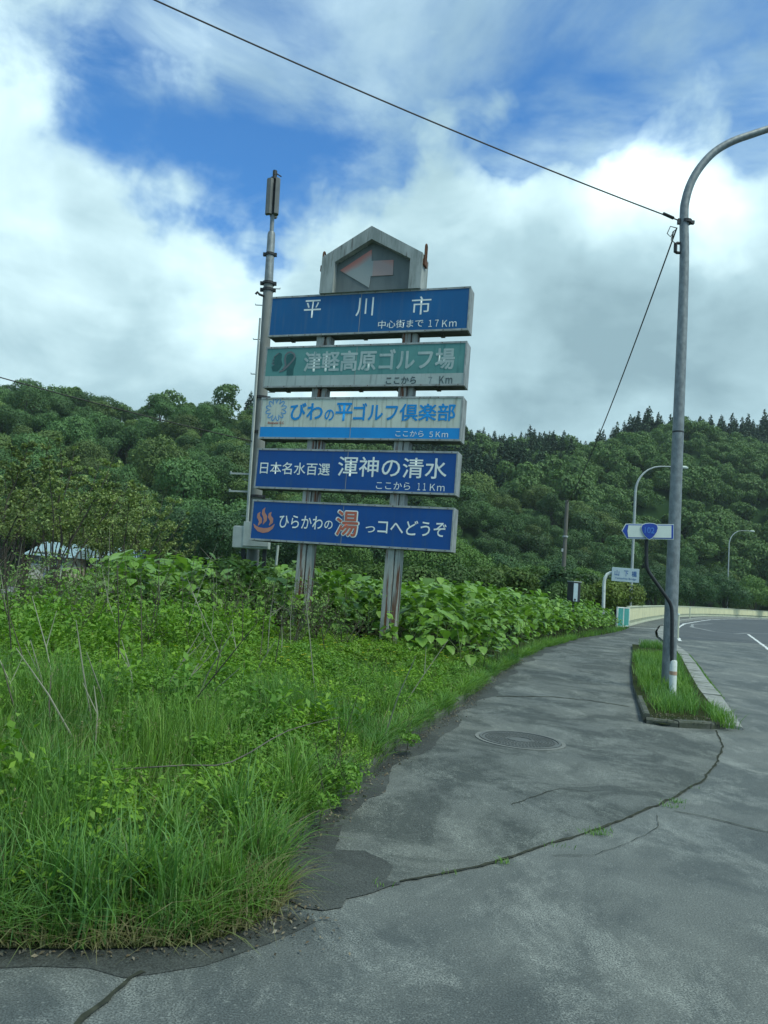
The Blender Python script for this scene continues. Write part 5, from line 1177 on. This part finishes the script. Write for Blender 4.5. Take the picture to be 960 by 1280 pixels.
shr = [(20, 12.5, 1.1), (70, 11.5, 1.0), (110, 12.5, 1.05), (150, 11.0, .85), (190, 12.4, 1.0), (235, 11.8, .95), (275, 12.6, 1.1), (310, 11.6, .9), (345, 12.8, 1.15), (395, 13.2, 1.05), (50, 14.5, 1.2), (130, 15.0, 1.2), (215, 13.6, 1.05), (330, 13.8, 1.1), (430, 12.6, .8), (0, 10.5, .95), (95, 10.2, .7), (180, 10.0, .6), (365, 12.0, .8), (250, 10.6, .65)]
where = ['at the left edge', 'second from the left edge', 'in front of the lot', 'low in the left weeds', 'in front of the broad leaves', 'left of the antenna cabinet', 'below the antenna cabinet', 'left of the left sign post', 'against the left sign post', 'between the sign posts', 'by the grey lot', 'right of the grey lot', 'in front of the thicket', 'behind the left sign post foot', 'near the right sign post', 'near the left edge of the verge', 'small, in the left foreground', 'small, among the dead canes', 'in front of the left sign post foot', 'small, below the thicket']
for i, ((px, Y, s), wh) in enumerate(zip(shr, where)):
    if i in (3, 5, 8, 12, 19, 7): continue
    p = at(px, 800, Y); t = thing('twiggy_shrub', 'thin twiggy shrub with tiny green leaves ' + wh, 'shrub', (p.x, Y, float(vz(p.x, Y))), i * 1.7, 'twiggy shrubs on the left verge'); t.scale = (s, s, s)
    c = np.array([.15, .25, .08]) * (.75 + .4 * float(g.random()))
    for nm, me in (('foliage', TW[i % 3].crown), ('branches', TW[i % 3].trunk)): o = bpy.data.objects.new(nm, me); link(o, t); o.color = (*c, 1)
canes = [((100, 945), (20, 810)), ((30, 905), (-5, 815)), ((45, 870), (10, 765)), ((62, 905), (38, 800)), ((140, 905), (108, 815)), ((147, 885), (146, 700)), ((118, 915), (95, 775)), ((170, 890), (152, 800)), ((60, 965), (62, 860)), ((208, 895), (262, 805)), ((235, 900), (290, 790)), ((215, 905), (320, 780)), ((250, 890), (300, 835)), ((195, 880), (250, 790)), ((30, 930), (3, 830)), ((120, 930), (116, 870)), ((310, 860), (345, 800)), ((340, 850), (360, 720)), ((480, 900), (520, 820)), ((500, 868), (560, 800)), ((178, 850), (176, 720)), ((75, 880), (40, 745)), ((395, 860), (380, 730)), ((18, 860), (5, 700)), ((12, 780), (20, 690)), ((290, 850), (240, 740)), ((322, 842), (330, 770)), ((300, 840), (290, 775)), ((350, 838), (352, 770)), ((410, 835), (400, 770))]
for i, (a, b_) in enumerate(canes):
    gx_, gy_ = gpx(a[0], a[1], .32); Y = min(max(gy_, 5), 13); p = at(a[0], a[1], Y); zz = float(vz(p.x, Y)); q = at(b_[0], b_[1], Y + .3 * math.sin(i)); zt = max(q.z, zz + .4)
    dark_ = i % 3 == 2; mb = MB(); pp = Vector((p.x, Y, zz)); qq = Vector((q.x, q.y, zt)); md = pp.lerp(qq, .5) + Vector((.02 * math.sin(i * 3), 0, .03))
    mb.tube([pp, md, qq], [.0065, .0055, .003], 5)
    if i % 2: e_ = md + (qq - md) * .5 + Vector((.12 * (-1) ** (i // 2), .05, .10)); mb.tube([md, e_], [.005, .002], 4, caps=False)
    o = mb.build('dead_cane', MAT['cane_dark'] if dark_ else MAT['cane']); lx = 'left' if a[0] < 200 else 'middle' if a[0] < 330 else 'right'
    tag(o, ('dark' if dark_ else 'pale') + ' dead cane ' + ('leaning left' if b_[0] < a[0] - 8 else 'leaning right' if b_[0] > a[0] + 8 else 'standing upright') + ' ' + ['below the lot', 'at the left edge', 'by the grey lot', 'near the first shrub', 'in the left tangle', 'rising highest at left', 'crossing another one', 'beside the tallest one', 'low in the grass', 'under the antenna cabinet'][i % 10] + ', %s of the verge' % lx, 'cane', 'dead canes in the weeds')
gs = rng(63)
for i in range(46):
    px = float(gs.uniform(-10, 370)); Y = float(gs.uniform(9.5, 13.6)); p = at(px, 800, Y); z0 = float(vz(p.x, Y)); Hs = float(gs.uniform(.8, 1.7)) * (1.1 if px < 250 else .8); lx_, ly_ = gs.normal() * .22 * Hs, gs.normal() * .1
    mb = MB(); a_ = Vector((p.x, Y, z0)); b_ = Vector((p.x + lx_, Y + ly_, z0 + Hs)); c_ = a_.lerp(b_, .55) + Vector((gs.normal() * .04, 0, 0)); mb.tube([a_, c_, b_], [.006, .0045, .0015], 4, caps=False)
    for k in range(int(gs.integers(1, 5))):
        q = c_.lerp(b_, float(gs.random()) * .8); mb.tube([q, q + Vector((gs.normal() * .14, gs.normal() * .08, .08 + .14 * gs.random()))], [.003, .001], 3, caps=False)
    tag(mb.build('dry_stem', MAT['cane'] if i % 3 == 0 else MAT['cane_dark']), ('thin pale' if i % 3 == 0 else 'thin dark') + ' dry stem ' + ('leaning left' if lx_ < -.12 else 'leaning right' if lx_ > .12 else 'upright') + ' in the tangle, ' + ['at the left edge', 'before the pale buildings', 'before the broad leaves', 'below the antenna cabinet', 'by the left sign post'][min(4, int(px / 75))], 'stem', 'thin dry stems in the tangle')
# long fallen branch
mb = MB(); FB = smooth([Vector((*gpx(140, 955, .40), .37)), Vector((*gpx(230, 952, .42), .40)), Vector((*gpx(290, 946, .42), .39)), Vector((*gpx(360, 915, .45), .46)), Vector((*gpx(425, 900, .5), .52))], 3); mb.tube(FB, list(np.interp(np.linspace(0, 4, len(FB)), range(5), [.003, .0045, .005, .004, .0015])), 5); tag(mb.build('fallen_branch', MAT['bark_light']), 'long pale fallen branch lying across the grass', 'branch')
# flowers
def dots(pts, r, mat, name, label):
    mb = MB()
    for (x, y, z) in pts:
        for k in range(5):
            a = k * 1.2566; mb.add([(x, y, z), (x + r * math.cos(a - .5), y + r * math.sin(a - .5), z + .004), (x + r * 1.4 * math.cos(a), y + r * 1.4 * math.sin(a), z), (x + r * math.cos(a + .5), y + r * math.sin(a + .5), z + .004)], [(0, 1, 2, 3)])
    o = mb.build(name, mat, kind='stuff'); return o
gf = rng(9); X, Y = sample(YP, 70, gf); dots([(x, y, float(vz(x, y)) + .24 + .08 * gf.random()) for x, y in zip(X, Y)], .017, MAT['petal_yellow'], 'yellow_flowers', '')
X, Y = sample([(-7, 11), (-4, 9.5), (-3, 12), (-5, 14)], 60, gf); dots([(x, y, float(vz(x, y)) + .5 + .3 * gf.random()) for x, y in zip(X, Y)], .016, MAT['petal_white'], 'white_flowers', '')
# island grass, seam grass
gi = rng(31); VPOLY_ = ISL
def isl_tufts(n, poly, h, w_, per=12, rad=.05, z=None):
    X, Y = sample(poly, n // per, gi); m = len(X); X = np.repeat(X, per) + gi.normal(size=m * per) * rad; Y = np.repeat(Y, per) + gi.normal(size=m * per) * rad; Z = walkz(X, Y) + .03
    return blades(X, Y, Z, h * (.5 + .6 * gi.random(len(X))), w_ * (.6 + .8 * gi.random(len(X))), .15 + .6 * gi.random(len(X)), gi)
ISG = [(3.9, 10.3), (4.6, 10.5)] + [(x - .48, y + .12) for x, y in KERB[1:4]] + [(6.9, 19.8), (5.9, 16.7), (4.8, 13.4)]
V, F = merge([isl_tufts(10000, ISG, .30, .009), isl_tufts(500, [(4.55, 9.75), (4.75, 9.8), (5.0, 11.0), (4.85, 11.1)], .26, .008), isl_tufts(600, [(8.15, 22.6), (8.9, 22.6), (9.1, 24.0), (8.4, 24.0)], .34, .012)]); np_mesh('island_grass', V, F, MAT['grass'], 'stuff')
parts = []
for (px, py, n, sp2) in [(845, 1002, 60, .04), (838, 1008, 40, .05), (742, 1042, 70, .05), (752, 1038, 40, .04), (628, 1078, 30, .03), (700, 1058, 14, .05), (560, 1090, 8, .05), (870, 985, 10, .03), (480, 1106, 8, .03)]:
    x, y = gpx(px, py); X = x + gi.normal(size=n) * sp2; Y = y + gi.normal(size=n) * sp2 * .4; parts.append(blades(X, Y, np.full(n, .005), .04 * (.4 + .8 * gi.random(n)), np.full(n, .004), .3 + .8 * gi.random(n), gi))
P = poly_resample(KERB[1:6], .02); idx = gi.integers(0, len(P), 2600); X = np.array([P[i][0] for i in idx]) + .05 + gi.random(2600) * .07; Y = np.array([P[i][1] for i in idx]); parts.append(blades(X, Y, zf(X, Y), .05 * (.4 + .8 * gi.random(2600)), np.full(2600, .008), .3 + .8 * gi.random(2600), gi))
V, F = merge(parts); np_mesh('crack_grass', V, F, MAT['grass'], 'stuff')
gh = rng(48); X, Y = sample(near_poly, 260, gh); X2, Y2 = sample(mid_poly, 420, gh); X = np.concatenate([X, X2]); Y = np.concatenate([Y, Y2]); H = .30 + .22 * gh.random(len(X)); lx2 = gh.normal(size=(len(X), 2)) * .10
sp_v = []; n = len(X); Z = vz(X, Y)
V1 = blades(X, Y, Z, H * 1.05, np.full(n, .0028), .10 + .25 * gh.random(n), gh)
tops = V1[0].reshape(n, 8, 3)[:, 6:8].mean(1); k = 14; P_ = np.repeat(tops, k, 0) + np.stack([gh.normal(size=n * k) * .006, gh.normal(size=n * k) * .006, -.07 * gh.random(n * k)], 1)
V2 = leaves_np(P_, gh.normal(size=P_.shape), .011 * (.6 + .8 * gh.random(len(P_))), gh, .45)
V, F = merge([V1, V2]); np_mesh('grass_seed_heads', V, F, MAT['drygrass'], 'stuff')
X, Y = sample(near_poly, 2600, gh); X2, Y2 = sample(mid_poly, 1800, gh); X = np.concatenate([X, X2]); Y = np.concatenate([Y, Y2]); V, F = blades(X, Y, vz(X, Y), .12 + .22 * gh.random(len(X)), .004 + .003 * gh.random(len(X)), .7 + 1.1 * gh.random(len(X)), gh); np_mesh('withered_grass', V, F, MAT['drygrass'], 'stuff')
# litter of dead leaves and stones along the edges
gl = rng(41); P = poly_resample(EDGE[2:17], .02); n = 1500; idx = gl.integers(0, len(P), n); X = np.array([P[i][0] for i in idx]) + np.abs(gl.normal(size=n)) * .07; Y = np.array([P[i][1] for i in idx]) - np.abs(gl.normal(size=n)) * .05
Z = np.where(inside(X, Y, VPOLY), vz(X, Y), np.where(Y > 3.6, walkz(X, Y), 0)) + .012
# heap round the corner
k = gl.random(n) < .16; X = np.where(k, -.42 + gl.normal(size=n) * .16, X); Y = np.where(k, 3.42 + gl.normal(size=n) * .14, Y); Z = np.where(k & ~inside(X, Y, VPOLY), .014, np.where(k, vz(X, Y) + .01, Z))
X2, Y2 = sample([(3.7, 9.65), (4.6, 9.8), (4.6, 10.3), (3.7, 10.3)], 260, gl); X = np.concatenate([X, X2]); Y = np.concatenate([Y, Y2]); Z = np.concatenate([Z, walkz(X2, Y2) + .085])
V, F = leaves_np(np.stack([X, Y, Z], 1), gl.normal(size=(len(X), 3)) * .35 + [0, 0, 1], .010 + .018 * gl.random(len(X)), gl, .55); np_mesh('leaf_litter', V, F, MAT['chip'], 'stuff')
mb = MB()
for i in range(150):
    if i < 80: q = P[int(gl.integers(0, len(P)))]; x, y = q[0] + abs(gl.normal()) * .10, q[1] - .03
    else: x, y = gl.uniform(3.7, 4.7), gl.uniform(9.75, 10.2)
    z = (float(walkz(x, y)) if y > 3.6 else 0) + (.07 if i >= 80 else .003); r = .006 + .010 * gl.random(); R_ = [(math.cos(a) * r * (.7 + .5 * gl.random()), math.sin(a) * r * (.7 + .5 * gl.random())) for a in np.arange(0, 6.2, 1.25)]
    mb.add([(x + a, y + b_, z) for a, b_ in R_] + [(x + a * .6, y + b_ * .6, z + r * .8) for a, b_ in R_], [tuple(range(5, 10))] + [(k, (k + 1) % 5, (k + 1) % 5 + 5, k + 5) for k in range(5)])
mb.build('pebbles', MAT['old_concrete'], kind='stuff')
def haze():
    m = bpy.data.materials.new('thin_haze'); m.use_nodes = True; nt = m.node_tree
    for n in list(nt.nodes): nt.nodes.remove(n)
    out = nt.nodes.new('ShaderNodeOutputMaterial'); v = nt.nodes.new('ShaderNodeVolumePrincipled'); v.inputs['Color'].default_value = (.75, .88, .90, 1); v.inputs['Density'].default_value = .00022; v.inputs['Anisotropy'].default_value = .2
    nt.links.new(v.outputs[0], out.inputs['Volume']); mb = MB(); mb.box(-1560, 1560, -1560, 1560, -2.3, 96); mb.build('haze', m, kind='stuff')
haze()
print('objects', len(SC.objects))
